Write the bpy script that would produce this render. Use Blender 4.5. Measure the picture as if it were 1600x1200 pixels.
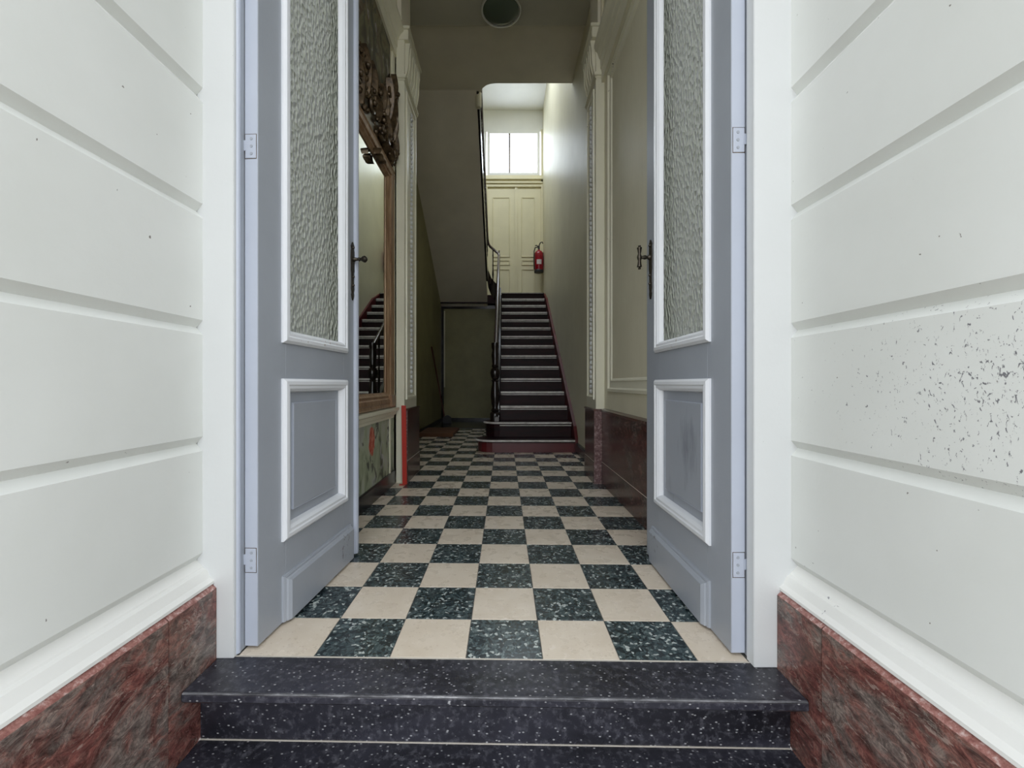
import bpy, bmesh, math, random
from mathutils import Vector, Matrix
random.seed(7)
PI = math.pi
scn = bpy.context.scene
COL = scn.collection
for o in list(bpy.data.objects):
    bpy.data.objects.remove(o)

# ------------------------------------------------------------------ camera, world, lights, exposure
EYE = 0.714
cam_d = bpy.data.cameras.new('camera')
cam = bpy.data.objects.new('camera', cam_d)
COL.objects.link(cam)
cam.location = (0, 0, EYE)
cam.rotation_euler = (PI / 2, 0, 0)
cam_d.sensor_width = 36.0
cam_d.lens = 663.0 / 1600.0 * 36.0
cam_d.shift_x = 12.0 / 1600.0
cam_d.clip_start = 0.02
scn.camera = cam

w = bpy.data.worlds.new('overcast_sky')
scn.world = w
w.use_nodes = True
wn = w.node_tree
wn.nodes.clear()
wo = wn.nodes.new('ShaderNodeOutputWorld')
wb = wn.nodes.new('ShaderNodeBackground')
wb.inputs['Color'].default_value = (0.92, 0.955, 1.0, 1)
wb.inputs['Strength'].default_value = 1.5
wn.links.new(wb.outputs[0], wo.inputs[0])


def area(name, loc, direction, sx, sy, power, color):
    d = bpy.data.lights.new(name, 'AREA')
    d.shape = 'RECTANGLE'
    d.size, d.size_y = sx, sy
    d.energy = power
    d.color = color
    o = bpy.data.objects.new(name, d)
    COL.objects.link(o)
    o.location = loc
    o.rotation_euler = Vector(direction).to_track_quat('-Z', 'Y').to_euler()
    return o


# added fill lamp, out of view, brightening the stairwell from above
area('stairwell_fill_light', (-0.25, 6.4, 6.1), (0.1, 0.0, -1), 1.2, 2.2, 30, (0.85, 0.92, 1.0))
sun_d = bpy.data.lights.new('sun', 'SUN')
sun_d.energy = 4.0
sun_d.angle = math.radians(0.6)
sun_d.color = (1.0, 0.96, 0.90)
sun = bpy.data.objects.new('sun', sun_d)
COL.objects.link(sun)
# high sun behind the house: it only reaches the pavement out in the street
sun.rotation_euler = Vector((-0.25, -0.62, -1.0)).to_track_quat('-Z', 'Y').to_euler()

scn.view_settings.view_transform = 'Standard'
scn.view_settings.look = 'None'
scn.view_settings.gamma = 1
scn.view_settings.use_curve_mapping = False
scn.view_settings.exposure = 1.10
scn.cycles.max_bounces = 12
scn.cycles.diffuse_bounces = 10
scn.cycles.glossy_bounces = 5
scn.cycles.transmission_bounces = 6
scn.cycles.sample_clamp_indirect = 6
scn.cycles.use_denoising = True
scn.cycles.caustics_reflective = False
scn.cycles.caustics_refractive = False

# ------------------------------------------------------------------ materials


class NT:
    def __init__(s, name, rough=0.5, color=(0.5, 0.5, 0.5), metallic=0.0, spec=0.5):
        s.m = bpy.data.materials.new(name)
        s.m.use_nodes = True
        s.t = s.m.node_tree
        s.t.nodes.clear()
        s.out = s.n('ShaderNodeOutputMaterial')
        s.b = s.n('ShaderNodeBsdfPrincipled')
        s.l(s.b.outputs[0], s.out.inputs[0])
        s.b.inputs['Base Color'].default_value = (*color, 1)
        s.b.inputs['Roughness'].default_value = rough
        s.b.inputs['Metallic'].default_value = metallic
        s.b.inputs['Specular IOR Level'].default_value = spec

    def n(s, t, **k):
        x = s.t.nodes.new(t)
        for a, v in k.items():
            setattr(x, a, v)
        return x

    def l(s, a, b):
        s.t.links.new(a, b)

    def coord(s, scale=(1, 1, 1), rnd=False, rot=(0, 0, 0)):
        tc = s.n('ShaderNodeTexCoord')
        mp = s.n('ShaderNodeMapping')
        mp.inputs['Scale'].default_value = scale
        mp.inputs['Rotation'].default_value = rot
        s.l(tc.outputs['Object'], mp.inputs['Vector'])
        if not rnd:
            return mp.outputs[0]
        oi = s.n('ShaderNodeObjectInfo')
        mul = s.n('ShaderNodeMath', operation='MULTIPLY')
        mul.inputs[1].default_value = 53.0
        s.l(oi.outputs['Random'], mul.inputs[0])
        cb = s.n('ShaderNodeCombineXYZ')
        s.l(mul.outputs[0], cb.inputs[0])
        s.l(mul.outputs[0], cb.inputs[1])
        s.l(mul.outputs[0], cb.inputs[2])
        ad = s.n('ShaderNodeVectorMath', operation='ADD')
        s.l(mp.outputs[0], ad.inputs[0])
        s.l(cb.outputs[0], ad.inputs[1])
        return ad.outputs[0]

    def noise(s, vec, scale=5, detail=4, rough=0.5, dist=0.0):
        x = s.n('ShaderNodeTexNoise')
        x.inputs['Scale'].default_value = scale
        x.inputs['Detail'].default_value = detail
        x.inputs['Roughness'].default_value = rough
        x.inputs['Distortion'].default_value = dist
        s.l(vec, x.inputs['Vector'])
        return x.outputs['Fac']

    def voro(s, vec, scale=5, feature='F1', out='Distance', rand=1.0):
        x = s.n('ShaderNodeTexVoronoi', feature=feature)
        x.inputs['Scale'].default_value = scale
        x.inputs['Randomness'].default_value = rand
        s.l(vec, x.inputs['Vector'])
        return x.outputs[out]

    def ramp(s, fac, stops, const=False):
        x = s.n('ShaderNodeValToRGB')
        e = x.color_ramp.elements
        while len(e) > 1:
            e.remove(e[0])
        e[0].position = stops[0][0]
        e[0].color = c4(stops[0][1])
        for p, c in stops[1:]:
            q = e.new(p)
            q.color = c4(c)
        if const:
            x.color_ramp.interpolation = 'CONSTANT'
        s.l(fac, x.inputs[0])
        return x.outputs[0]

    def mix(s, fac, a, b, mode='MIX'):
        x = s.n('ShaderNodeMix', data_type='RGBA', blend_type=mode)
        for sock, v in ((x.inputs[0], fac), (x.inputs[6], a), (x.inputs[7], b)):
            if hasattr(v, 'links') or hasattr(v, 'is_linked'):
                s.l(v, sock)
            elif isinstance(v, (int, float)):
                sock.default_value = v
            else:
                sock.default_value = c4(v)
        return x.outputs[2]

    def color(s, c):
        s.l(c, s.b.inputs['Base Color'])
        return s

    def roughness(s, c):
        s.l(c, s.b.inputs['Roughness'])
        return s

    def bump(s, h, strength=0.2, dist=0.01, invert=False):
        x = s.n('ShaderNodeBump', invert=invert)
        x.inputs['Strength'].default_value = strength
        x.inputs['Distance'].default_value = dist
        s.l(h, x.inputs['Height'])
        s.l(x.outputs[0], s.b.inputs['Normal'])
        return s


def c4(v):
    if isinstance(v, (int, float)):
        return (v, v, v, 1)
    return (*v, 1) if len(v) == 3 else v


def paint(name, col, rough=0.45, chip=(0.12, 0.10, 0.07), chips=0.0, var=0.08, bump=0.12, bscale=14, spec=0.5):
    m = NT(name, rough, col, spec=spec)
    v = m.coord()
    n1 = m.noise(v, 2.3, 5, 0.6)
    dark = tuple(c * (1 - var * 1.6) for c in col)
    lite = tuple(min(1, c * (1 + var)) for c in col)
    c = m.ramp(n1, [(0.3, dark), (0.7, lite)])
    if chips > 0:
        n2 = m.noise(m.coord((1, 1, 0.7)), 70, 3, 0.6)
        n3 = m.noise(v, 3.1, 2, 0.5)
        mul = m.n('ShaderNodeMath', operation='MULTIPLY')
        m.l(n2, mul.inputs[0])
        m.l(n3, mul.inputs[1])
        f = m.ramp(mul.outputs[0], [(0.0, 0), (0.47 - 0.06 * chips, 0), (0.48 - 0.06 * chips, 1)])
        c = m.mix(f, c, chip)
    m.color(c)
    m.bump(m.noise(v, bscale * 3, 6, 0.65), bump, 0.004)
    return m.m


M = {}
hc = NT('cream_wall_paint', 0.30, (0.5, 0.5, 0.4))
v = hc.coord()
hc.color(hc.ramp(hc.noise(v, 2.3, 5, 0.6), [(0.3, (0.63, 0.595, 0.45)), (0.7, (0.70, 0.665, 0.51))]))
hst = hc.noise(hc.coord((1, 9, 0.6)), 7, 5, 0.6, 0.4)
hc.roughness(hc.ramp(hst, [(0.35, 0.38), (0.7, 0.56)]))
hc.bump(hst, 0.16, 0.010)
M['hall_cream'] = hc.m
M['shaded_cream'] = paint('shade_darkened_wall_paint', (0.27, 0.25, 0.12), 0.5, var=0.12, bump=0.25, chips=0.2)  # cream darkened to paint in the shade of the rear stair hall
M['trim_cream'] = paint('cream_trim_paint', (0.74, 0.72, 0.58), 0.35, var=0.05, chips=0.2)
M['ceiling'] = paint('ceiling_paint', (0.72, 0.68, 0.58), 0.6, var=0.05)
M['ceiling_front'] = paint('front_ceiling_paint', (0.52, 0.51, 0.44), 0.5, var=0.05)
M['upper_white'] = paint('white_stairwell_paint', (0.80, 0.80, 0.78), 0.5, var=0.03)
M['casing'] = paint('white_casing_paint', (0.585, 0.60, 0.60), 0.4, var=0.02, chips=0.35, chip=(0.25, 0.25, 0.26))
M['moulding_white'] = paint('warm_white_moulding_paint', (0.70, 0.70, 0.67), 0.4, var=0.02, chips=0.35, chip=(0.25, 0.25, 0.26))
M['blue_paint'] = paint('grey_blue_door_paint', (0.315, 0.34, 0.38), 0.36, var=0.05, chips=0.25, chip=(0.16, 0.16, 0.17), bump=0.1)
M['frame_paint'] = paint('pale_blue_frame_paint', (0.42, 0.455, 0.53), 0.36, var=0.04, chips=0.4, chip=(0.14, 0.13, 0.13), bump=0.1)
M['white_mould'] = paint('white_moulding_paint', (0.68, 0.70, 0.73), 0.35, var=0.03, chips=0.45, chip=(0.35, 0.30, 0.24))
M['landing_door'] = paint('cream_landing_door_paint', (0.72, 0.67, 0.47), 0.4, var=0.04)


def porch_paint(scuffed):
    m = NT('porch_wall_paint_scuffed' if scuffed else 'porch_wall_paint', 0.42)
    v = m.coord()
    c = m.ramp(m.noise(v, 2.0, 5, 0.55), [(0.3, (0.615, 0.63, 0.60)), (0.7, (0.69, 0.705, 0.68))])
    # small dings
    n2 = m.noise(v, 60, 2, 0.5)
    f = m.ramp(n2, [(0.0, 0), (0.765, 0), (0.78, 1)])
    c = m.mix(f, c, (0.18, 0.17, 0.15))
    if scuffed:
        # a patch of fine scratches where coats and bikes rub the wall
        vs = m.coord((1.0, 1.0, 0.55), rot=(0.5, 0, 0))
        sc = m.noise(vs, 170, 4, 0.65, 0.8)
        sep = m.n('ShaderNodeVectorMath', operation='DISTANCE')
        m.l(m.coord((1, 0.9, 1.35)), sep.inputs[0])
        sep.inputs[1].default_value = (0.72, 0.9 * 0.60, 1.35 * 0.70)
        area_ = m.ramp(sep.outputs['Value'], [(0.05, 0.108), (0.36, 0.0)])
        add = m.n('ShaderNodeMath', operation='ADD')
        m.l(sc, add.inputs[0])
        m.l(area_, add.inputs[1])
        f2 = m.ramp(add.outputs[0], [(0.0, 0), (0.70, 0), (0.715, 1)])
        c = m.mix(f2, c, (0.16, 0.16, 0.17))
    m.color(c)
    m.bump(m.noise(v, 38, 6, 0.6), 0.14, 0.004)
    return m.m


M['porch'] = porch_paint(False)
M['porch_scuffed'] = porch_paint(True)


def marble(name, dark=False):
    m = NT(name, 0.22, spec=0.5)
    v = m.coord(rnd=True, rot=(0.6, 0.2, 0.1))
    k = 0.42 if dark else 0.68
    vs = m.coord((1, 0.75, 1.25), rnd=True, rot=(0.75, 0.1, 0))
    n1 = m.noise(vs, 7.0, 12, 0.72, 0.7)
    c = m.ramp(n1, [(0.30, (0.27 * k, 0.15 * k, 0.125 * k)), (0.42, (0.18 * k, 0.065 * k, 0.055 * k)), (0.50, (0.23 * k, 0.115 * k, 0.095 * k)),
                    (0.57, (0.21 * k, 0.165 * k, 0.145 * k)), (0.75, (0.34 * k, 0.31 * k, 0.27 * k))])
    n3 = m.noise(vs, 30, 10, 0.85, 0.8)
    c = m.mix(0.85, c, m.ramp(n3, [(0.38, (0.18, 0.16, 0.16)), (0.50, (0.85, 0.82, 0.82)), (0.60, (1.9, 1.8, 1.75))]), 'MULTIPLY')
    n4 = m.noise(vs, 7, 10, 0.7, 1.0)
    f = m.ramp(n4, [(0.0, 0), (0.490, 0), (0.4985, 0.4), (0.5015, 0.4), (0.510, 0)])
    n6 = m.noise(v, 12, 3, 0.5)
    gate = m.n('ShaderNodeMath', operation='MULTIPLY')
    m.l(f, gate.inputs[0])
    m.l(m.ramp(n6, [(0.45, 0), (0.6, 1.6)]), gate.inputs[1])
    c = m.mix(gate.outputs[0], c, (0.60 * k, 0.50 * k, 0.42 * k))
    n5 = m.noise(m.coord((1, 0.5, 1.6), rnd=True, rot=(0.9, 0, 0)), 75, 3, 0.5)
    c = m.mix(m.ramp(n5, [(0.66, 0), (0.70, 0.55)]), c, (0.55 * k, 0.42 * k, 0.36 * k))
    m.color(c)
    m.bump(n3, 0.06, 0.002)
    return m.m


M['marble'] = marble('red_brown_marble')
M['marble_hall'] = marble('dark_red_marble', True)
pm = NT('pink_marble_edge', 0.35)
pm.color(pm.ramp(pm.noise(pm.coord(), 90, 4, 0.7), [(0.35, (0.18, 0.07, 0.06)), (0.52, (0.30, 0.145, 0.125)), (0.70, (0.55, 0.44, 0.41))]))
M['marble_edge'] = pm.m
pm2 = NT('dull_pink_marble_arris', 0.4)
pm2.color(pm2.ramp(pm2.noise(pm2.coord(), 60, 6, 0.8), [(0.38, (0.07, 0.03, 0.03)), (0.52, (0.17, 0.095, 0.09)), (0.66, (0.42, 0.34, 0.33))]))
M['hall_arris'] = pm2.m

bs = NT('black_bluestone', 0.28)
v = bs.coord()
bc = bs.ramp(bs.noise(bs.coord((0.4, 1, 1)), 5, 8, 0.65, 0.8), [(0.35, (0.006, 0.006, 0.009)), (0.70, (0.036, 0.036, 0.050))])
bc = bs.mix(bs.ramp(bs.noise(v, 60, 4, 0.7), [(0.50, 0), (0.72, 0.6)]), bc, (0.12, 0.12, 0.14))
bc = bs.mix(bs.ramp(bs.voro(bs.coord((0.6, 1, 1)), 95), [(0.0, 0.9), (0.12, 0.6), (0.2, 0)]), bc, (0.42, 0.42, 0.43))
bs.color(bc)
bs.roughness(bs.ramp(bs.noise(v, 9, 5, 0.6), [(0.3, 0.22), (0.7, 0.46)]))
bs.bump(bs.noise(v, 80, 5, 0.7), 0.12, 0.002)
M['bluestone'] = bs.m

wst = NT('worn_bluestone_edge', 0.5)
wst.color(wst.ramp(wst.noise(wst.coord((0.25, 1, 1)), 40, 5, 0.7), [(0.4, (0.03, 0.03, 0.035)), (0.6, (0.16, 0.16, 0.17)), (0.75, (0.42, 0.42, 0.42))]))
M['worn_stone'] = wst.m
lt = NT('cream_terrazzo_tile', 0.24)
v = lt.coord(rnd=True)
lc = lt.ramp(lt.noise(v, 9, 5, 0.6), [(0.3, (0.60, 0.515, 0.41)), (0.7, (0.68, 0.60, 0.495))])
lc = lt.mix(lt.ramp(lt.voro(v, 62), [(0.0, 0.5), (0.14, 0.35), (0.2, 0)]), lc, (0.45, 0.34, 0.25))
lc = lt.mix(lt.ramp(lt.noise(v, 45, 3, 0.6, 1.0), [(0.60, 0), (0.66, 0.45)]), lc, (0.76, 0.68, 0.60))
lt.color(lc)
lt.roughness(lt.ramp(lt.noise(v, 14, 4, 0.6), [(0.3, 0.22), (0.7, 0.38)]))
M['tile_cream'] = lt.m

dt = NT('dark_green_terrazzo_tile', 0.16)
v = dt.coord(rnd=True)
wv = dt.n('ShaderNodeVectorMath', operation='ADD')
nn = dt.n('ShaderNodeTexNoise')
nn.inputs['Scale'].default_value = 30
dt.l(v, nn.inputs['Vector'])
sc_ = dt.n('ShaderNodeVectorMath', operation='SCALE')
sc_.inputs['Scale'].default_value = 0.03
dt.l(nn.outputs['Color'], sc_.inputs[0])
dt.l(v, wv.inputs[0])
dt.l(sc_.outputs[0], wv.inputs[1])
chips = dt.voro(wv.outputs[0], 115, out='Color')
sp = dt.n('ShaderNodeSeparateColor')
dt.l(chips, sp.inputs[0])
dc = dt.ramp(sp.outputs[0], [(0.0, (0.012, 0.020, 0.024)), (0.30, (0.035, 0.055, 0.06)), (0.55, (0.060, 0.085, 0.09)), (0.76, (0.12, 0.155, 0.155)), (0.90, (0.42, 0.46, 0.44))], True)
edge = dt.voro(wv.outputs[0], 115, feature='DISTANCE_TO_EDGE')
dc = dt.mix(dt.ramp(edge, [(0.0, 0.85), (0.12, 0.0)]), dc, (0.018, 0.026, 0.03))
dt.color(dc)
dt.roughness(dt.ramp(dt.noise(v, 14, 4, 0.6), [(0.3, 0.16), (0.7, 0.32)]))
M['tile_dark'] = dt.m
M['grout'] = NT('dark_grout', 0.8, (0.10, 0.095, 0.085)).m
M['grout_light'] = NT('pale_grout', 0.8, (0.50, 0.46, 0.40)).m
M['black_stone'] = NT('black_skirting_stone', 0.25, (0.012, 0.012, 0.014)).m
M['paving'] = paint('street_paving', (0.27, 0.245, 0.20), 0.8)

sw = NT('dark_red_stair_paint', 0.5, spec=0.22)
sw.color(sw.ramp(sw.noise(sw.coord((0.5, 2, 3)), 5, 6, 0.7), [(0.35, (0.006, 0.003, 0.003)), (0.72, (0.030, 0.004, 0.006))]))
sw.bump(sw.noise(sw.coord((1, 1, 4)), 25, 5, 0.6), 0.1, 0.003)
M['stair'] = sw.m
M['stair_red'] = paint('red_brown_string_paint', (0.10, 0.008, 0.010), 0.40, var=0.25, chips=0.3, chip=(0.02, 0.01, 0.01))
ns = NT('worn_pale_nosing', 0.42)
ns.color(ns.ramp(ns.noise(ns.coord((0.6, 1, 1)), 22, 5, 0.7), [(0.3, (0.42, 0.39, 0.37)), (0.6, (0.72, 0.70, 0.67)), (0.8, (0.82, 0.81, 0.79))]))
M['nosing'] = ns.m
M['dark_wood'] = NT('black_varnished_wood', 0.16, (0.012, 0.007, 0.007)).m
M['rail_wood'] = NT('polished_dark_handrail', 0.17, (0.05, 0.028, 0.032), spec=0.9).m
M['iron'] = NT('blackened_bronze', 0.32, (0.055, 0.047, 0.036), metallic=0.8).m
M['mirror'] = NT('silvered_mirror_glass', 0.015, (0.80, 0.83, 0.78), metallic=1.0).m
gf = NT('old_gilt_wood', 0.34)
gf.color(gf.ramp(gf.noise(gf.coord((3, 3, 0.6)), 9, 5, 0.6), [(0.3, (0.20, 0.105, 0.055)), (0.7, (0.42, 0.28, 0.17))]))
gf.b.inputs['Metallic'].default_value = 0.25
M['gilt'] = gf.m
cf = NT('dark_bronzed_carving', 0.3)
cf.color(cf.ramp(cf.noise(cf.coord(), 30, 5, 0.6), [(0.3, (0.022, 0.014, 0.007)), (0.60, (0.11, 0.072, 0.036)), (0.85, (0.30, 0.24, 0.15))]))
cf.b.inputs['Metallic'].default_value = 0.35
M['carving'] = cf.m
M['red_plastic'] = NT('glossy_red_lacquer', 0.35, (0.45, 0.03, 0.018)).m
M['ext_red'] = NT('extinguisher_red', 0.25, (0.30, 0.008, 0.02)).m
M['black_rubber'] = NT('black_rubber', 0.5, (0.015, 0.015, 0.017)).m
M['label_white'] = NT('printed_label', 0.5, (0.62, 0.55, 0.55)).m
M['mat_brown'] = paint('brown_coir', (0.13, 0.055, 0.025), 0.9, bump=0.6, var=0.2)
M['broom_wood'] = NT('red_brown_broom_stick', 0.45, (0.12, 0.04, 0.03)).m
M['chrome'] = NT('pale_metal_ring', 0.3, (0.72, 0.73, 0.70), metallic=0.4).m
M['lamp_glass'] = NT('green_grey_opal_glass', 0.18, (0.10, 0.13, 0.10)).m
M['stained_red'] = NT('dark_red_panel', 0.5, (0.06, 0.02, 0.02)).m

# lit landing window pane: daylight through obscured glass
lp = NT('daylit_obscured_glass', 0.2, (0.8, 0.85, 0.9))
lp.b.inputs['Emission Color'].default_value = (0.80, 0.89, 1.0, 1)
lp.b.inputs['Emission Strength'].default_value = 2.6
M['lit_pane'] = lp.m

# hammered obscured glass of the entrance doors
hg = NT('hammered_obscured_glass', 0.06, (0.47, 0.50, 0.42))
hg.b.inputs['Transmission Weight'].default_value = 0.25
hg.b.inputs['IOR'].default_value = 1.5
hv = hg.coord((1.0, 1.0, 0.62))
h1 = hg.voro(hv, 78, feature='F1')
h2 = hg.noise(hv, 60, 2, 0.5, 0.3)
ha = hg.n('ShaderNodeMath', operation='ADD')
hg.l(h1, ha.inputs[0])
hg.l(h2, ha.inputs[1])
hg.bump(h1, 1.0, 0.020)
M['glass'] = hg.m


cg = NT('clear_added_transom_glass', 0.02, (0.9, 0.92, 0.9))
ctr = cg.n('ShaderNodeBsdfTransparent')
cgl = cg.n('ShaderNodeBsdfGlossy')
cgl.inputs['Roughness'].default_value = 0.02
cmx = cg.n('ShaderNodeMixShader')
cmx.inputs[0].default_value = 0.08
cg.l(ctr.outputs[0], cmx.inputs[1])
cg.l(cgl.outputs[0], cmx.inputs[2])
cg.l(cmx.outputs[0], cg.out.inputs[0])
M['clear_glass'] = cg.m


def mural(name, seed, warm, rose=None):
    """a faded hand-painted wall painting: loose strokes of pale green, grey and brown; optional red flower"""
    m = NT(name, 0.55)
    tc = m.n('ShaderNodeTexCoord')
    mp = m.n('ShaderNodeMapping')
    mp.inputs['Location'].default_value = (seed, seed * 1.7, seed * 0.3)
    mp.inputs['Scale'].default_value = (1, 1.5, 1)
    m.l(tc.outputs['Object'], mp.inputs['Vector'])
    v = mp.outputs[0]
    n = m.noise(v, 4.2, 4, 0.5, 0.7)
    if warm:
        c = m.ramp(n, [(0.30, (0.012, 0.010, 0.010)), (0.43, (0.07, 0.055, 0.03)), (0.5, (0.17, 0.165, 0.09)), (0.58, (0.10, 0.06, 0.035)), (0.7, (0.22, 0.24, 0.17))])
    else:
        c = m.ramp(n, [(0.30, (0.07, 0.09, 0.06)), (0.40, (0.26, 0.30, 0.20)), (0.50, (0.36, 0.40, 0.28)), (0.60, (0.40, 0.42, 0.38)), (0.72, (0.14, 0.14, 0.12))])
    n2 = m.noise(v, 8, 3, 0.55, 0.8)
    c = m.mix(m.ramp(n2, [(0.585, 0), (0.62, 0.85)]), c, (0.05, 0.055, 0.05))
    c = m.mix(m.ramp(n2, [(0.33, 0.6), (0.38, 0)]), c, (0.45, 0.44, 0.46))
    if rose:
        d = m.n('ShaderNodeVectorMath', operation='DISTANCE')
        sc2 = m.n('ShaderNodeMapping')
        sc2.inputs['Scale'].default_value = (0, 1, 0.62)
        m.l(tc.outputs['Object'], sc2.inputs['Vector'])
        wob = m.n('ShaderNodeVectorMath', operation='ADD')
        wn_ = m.n('ShaderNodeTexNoise')
        wn_.inputs['Scale'].default_value = 18
        m.l(tc.outputs['Object'], wn_.inputs['Vector'])
        ws = m.n('ShaderNodeVectorMath', operation='SCALE')
        ws.inputs['Scale'].default_value = 0.05
        m.l(wn_.outputs['Color'], ws.inputs[0])
        m.l(sc2.outputs[0], wob.inputs[0])
        m.l(ws.outputs[0], wob.inputs[1])
        m.l(wob.outputs[0], d.inputs[0])
        d.inputs[1].default_value = (0.025, rose[0] + 0.025, rose[1] * 0.62 + 0.025)
        c = m.mix(m.ramp(d.outputs['Value'], [(0.0, 1), (0.050, 1), (0.058, 0)]), c, m.ramp(m.noise(v, 30, 3, 0.5), [(0.4, (0.38, 0.05, 0.025)), (0.65, (0.60, 0.22, 0.15))]))
    m.color(c)
    return m.m


M['mural_low'] = mural('faded_painted_dado', 3.1, False, rose=(2.55, 0.375))
M['mural_high'] = mural('dark_painted_overdoor', 8.3, True)

# ------------------------------------------------------------------ mesh building


class MB:
    def __init__(s):
        s.v, s.f, s.smooth = [], [], []

    def add(s, vs, fs, smooth=False):
        k = len(s.v)
        s.v += [tuple(p) for p in vs]
        s.f += [tuple(i + k for i in f) for f in fs]
        s.smooth += [smooth] * len(fs)
        return s

    def box(s, x0, x1, y0, y1, z0, z1, f=None):
        x0, x1 = min(x0, x1), max(x0, x1)
        vs = [(x, y, z) for z in (z0, z1) for y in (y0, y1) for x in (x0, x1)]
        if f:
            vs = [f(*p) for p in vs]
        return s.add(vs, [(0, 1, 3, 2), (4, 6, 7, 5), (0, 4, 5, 1), (2, 3, 7, 6), (0, 2, 6, 4), (1, 5, 7, 3)])

    def prism(s, prof, a0, a1, f):
        """closed 2D profile extruded along a; f(a, p, q) -> point"""
        n = len(prof)
        vs = [f(a0, *p) for p in prof] + [f(a1, *p) for p in prof]
        fs = [tuple(range(n)), tuple(range(2 * n - 1, n - 1, -1))]
        fs += [(i, (i + 1) % n, n + (i + 1) % n, n + i) for i in range(n)]
        return s.add(vs, fs)

    def loft(s, loops, f, cap=True):
        """nested rectangular loops ((a0,a1,b0,b1), h) swept into a mitred moulding; f(a, b, h) -> point"""
        vs, fs = [], []
        for (a0, a1, b0, b1), h in loops:
            vs += [f(a0, b0, h), f(a1, b0, h), f(a1, b1, h), f(a0, b1, h)]
        for k in range(len(loops) - 1):
            for i in range(4):
                j = (i + 1) % 4
                fs.append((4 * k + i, 4 * k + j, 4 * k + 4 + j, 4 * k + 4 + i))
        if cap == 'ring':
            k = len(loops) - 1
            for i in range(4):
                j = (i + 1) % 4
                fs.append((4 * k + i, 4 * k + j, j, i))
        elif cap:
            k = 4 * (len(loops) - 1)
            fs.append((k, k + 1, k + 2, k + 3))
        return s.add(vs, fs)

    def tube(s, pts, r, n=8, smooth=True, caps=True, flat=1.0):
        pts = [Vector(p) for p in pts]
        rs = r if isinstance(r, (list, tuple)) else [r] * len(pts)
        vs, fs = [], []
        up = Vector((0, 0, 1))
        prev = None
        for i, p in enumerate(pts):
            t = (pts[min(i + 1, len(pts) - 1)] - pts[max(i - 1, 0)]).normalized()
            if prev is None:
                a = t.cross(up if abs(t.z) < 0.95 else Vector((1, 0, 0))).normalized()
            else:
                a = (prev - t * prev.dot(t)).normalized()
            prev = a
            b = t.cross(a)
            for k in range(n):
                an = 2 * PI * k / n
                vs.append(p + a * math.cos(an) * rs[i] + b * math.sin(an) * rs[i] * flat)
        for i in range(len(pts) - 1):
            for k in range(n):
                j = (k + 1) % n
                fs.append((i * n + k, i * n + j, i * n + n + j, i * n + n + k))
        if caps:
            fs.append(tuple(range(n)))
            fs.append(tuple(range(len(pts) * n - 1, (len(pts) - 1) * n - 1, -1)))
        return s.add(vs, fs, smooth)

    def lathe(s, prof, c, n=16, axis='z', smooth=True):
        """prof: (r, h) along the axis"""
        vs, fs = [], []
        for r, h in prof:
            for k in range(n):
                an = 2 * PI * k / n
                x, y = r * math.cos(an), r * math.sin(an)
                p = {'z': (x, y, h), 'x': (h, x, y), 'y': (x, h, y)}[axis]
                vs.append((c[0] + p[0], c[1] + p[1], c[2] + p[2]))
        for i in range(len(prof) - 1):
            for k in range(n):
                j = (k + 1) % n
                fs.append((i * n + k, i * n + j, i * n + n + j, i * n + n + k))
        fs.append(tuple(range(n)))
        fs.append(tuple(range(len(prof) * n - 1, (len(prof) - 1) * n - 1, -1)))
        return s.add(vs, fs, smooth)

    def ball(s, c, r, n=8, m=6, sc=(1, 1, 1)):
        vs, fs = [], []
        for i in range(m + 1):
            th = PI * i / m
            for k in range(n):
                an = 2 * PI * k / n
                vs.append((c[0] + r * sc[0] * math.sin(th) * math.cos(an), c[1] + r * sc[1] * math.sin(th) * math.sin(an), c[2] + r * sc[2] * math.cos(th)))
        for i in range(m):
            for k in range(n):
                j = (k + 1) % n
                fs.append((i * n + k, i * n + j, i * n + n + j, i * n + n + k))
        return s.add(vs, fs, True)

    def build(s, name, mat, parent=None, bevel=0.0, local=False, seg=2, kind=None, label=None, category=None, group=None, tilt=None):
        me = bpy.data.meshes.new(name)
        off = Vector((0, 0, 0))
        if parent is not None and not local:
            off = world_loc(parent)
        me.from_pydata([tuple(Vector(p) - off) for p in s.v], [], s.f)
        bm = bmesh.new()
        bm.from_mesh(me)
        bmesh.ops.remove_doubles(bm, verts=bm.verts, dist=1e-6)
        bmesh.ops.dissolve_degenerate(bm, edges=bm.edges, dist=1e-6)
        bmesh.ops.recalc_face_normals(bm, faces=bm.faces)
        sm = any(s.smooth)
        if bevel > 0:
            es = [e for e in bm.edges if len(e.link_faces) == 2 and e.calc_face_angle(0) > 0.5]
            bmesh.ops.bevel(bm, geom=es, offset=bevel, segments=seg, affect='EDGES', clamp_overlap=True)
        bm.to_mesh(me)
        bm.free()
        if sm:
            for p in me.polygons:
                p.use_smooth = True
            try:
                me.set_sharp_from_angle(angle=math.radians(40))
            except Exception:
                pass
        me.materials.append(mat)
        o = bpy.data.objects.new(name, me)
        COL.objects.link(o)
        if parent is not None:
            o.parent = parent
        tag(o, label, category, group, kind)
        return o


def world_loc(o):
    v = Vector(o.location)
    while o.parent is not None:
        o = o.parent
        v += Vector(o.location)
    return v


def tag(o, label=None, cat=None, group=None, kind=None):
    if label:
        o['label'] = label
    if cat:
        o['category'] = cat
    if group:
        o['group'] = group
    if kind:
        o['kind'] = kind
    return o


def empty(name, loc, label, cat, kind=None, group=None, rz=0.0):
    o = bpy.data.objects.new(name, None)
    o.empty_display_size = 0.1
    COL.objects.link(o)
    o.location = loc
    o.rotation_euler = (0, 0, rz)
    return tag(o, label, cat, group, kind)


S = 'structure'

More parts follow.
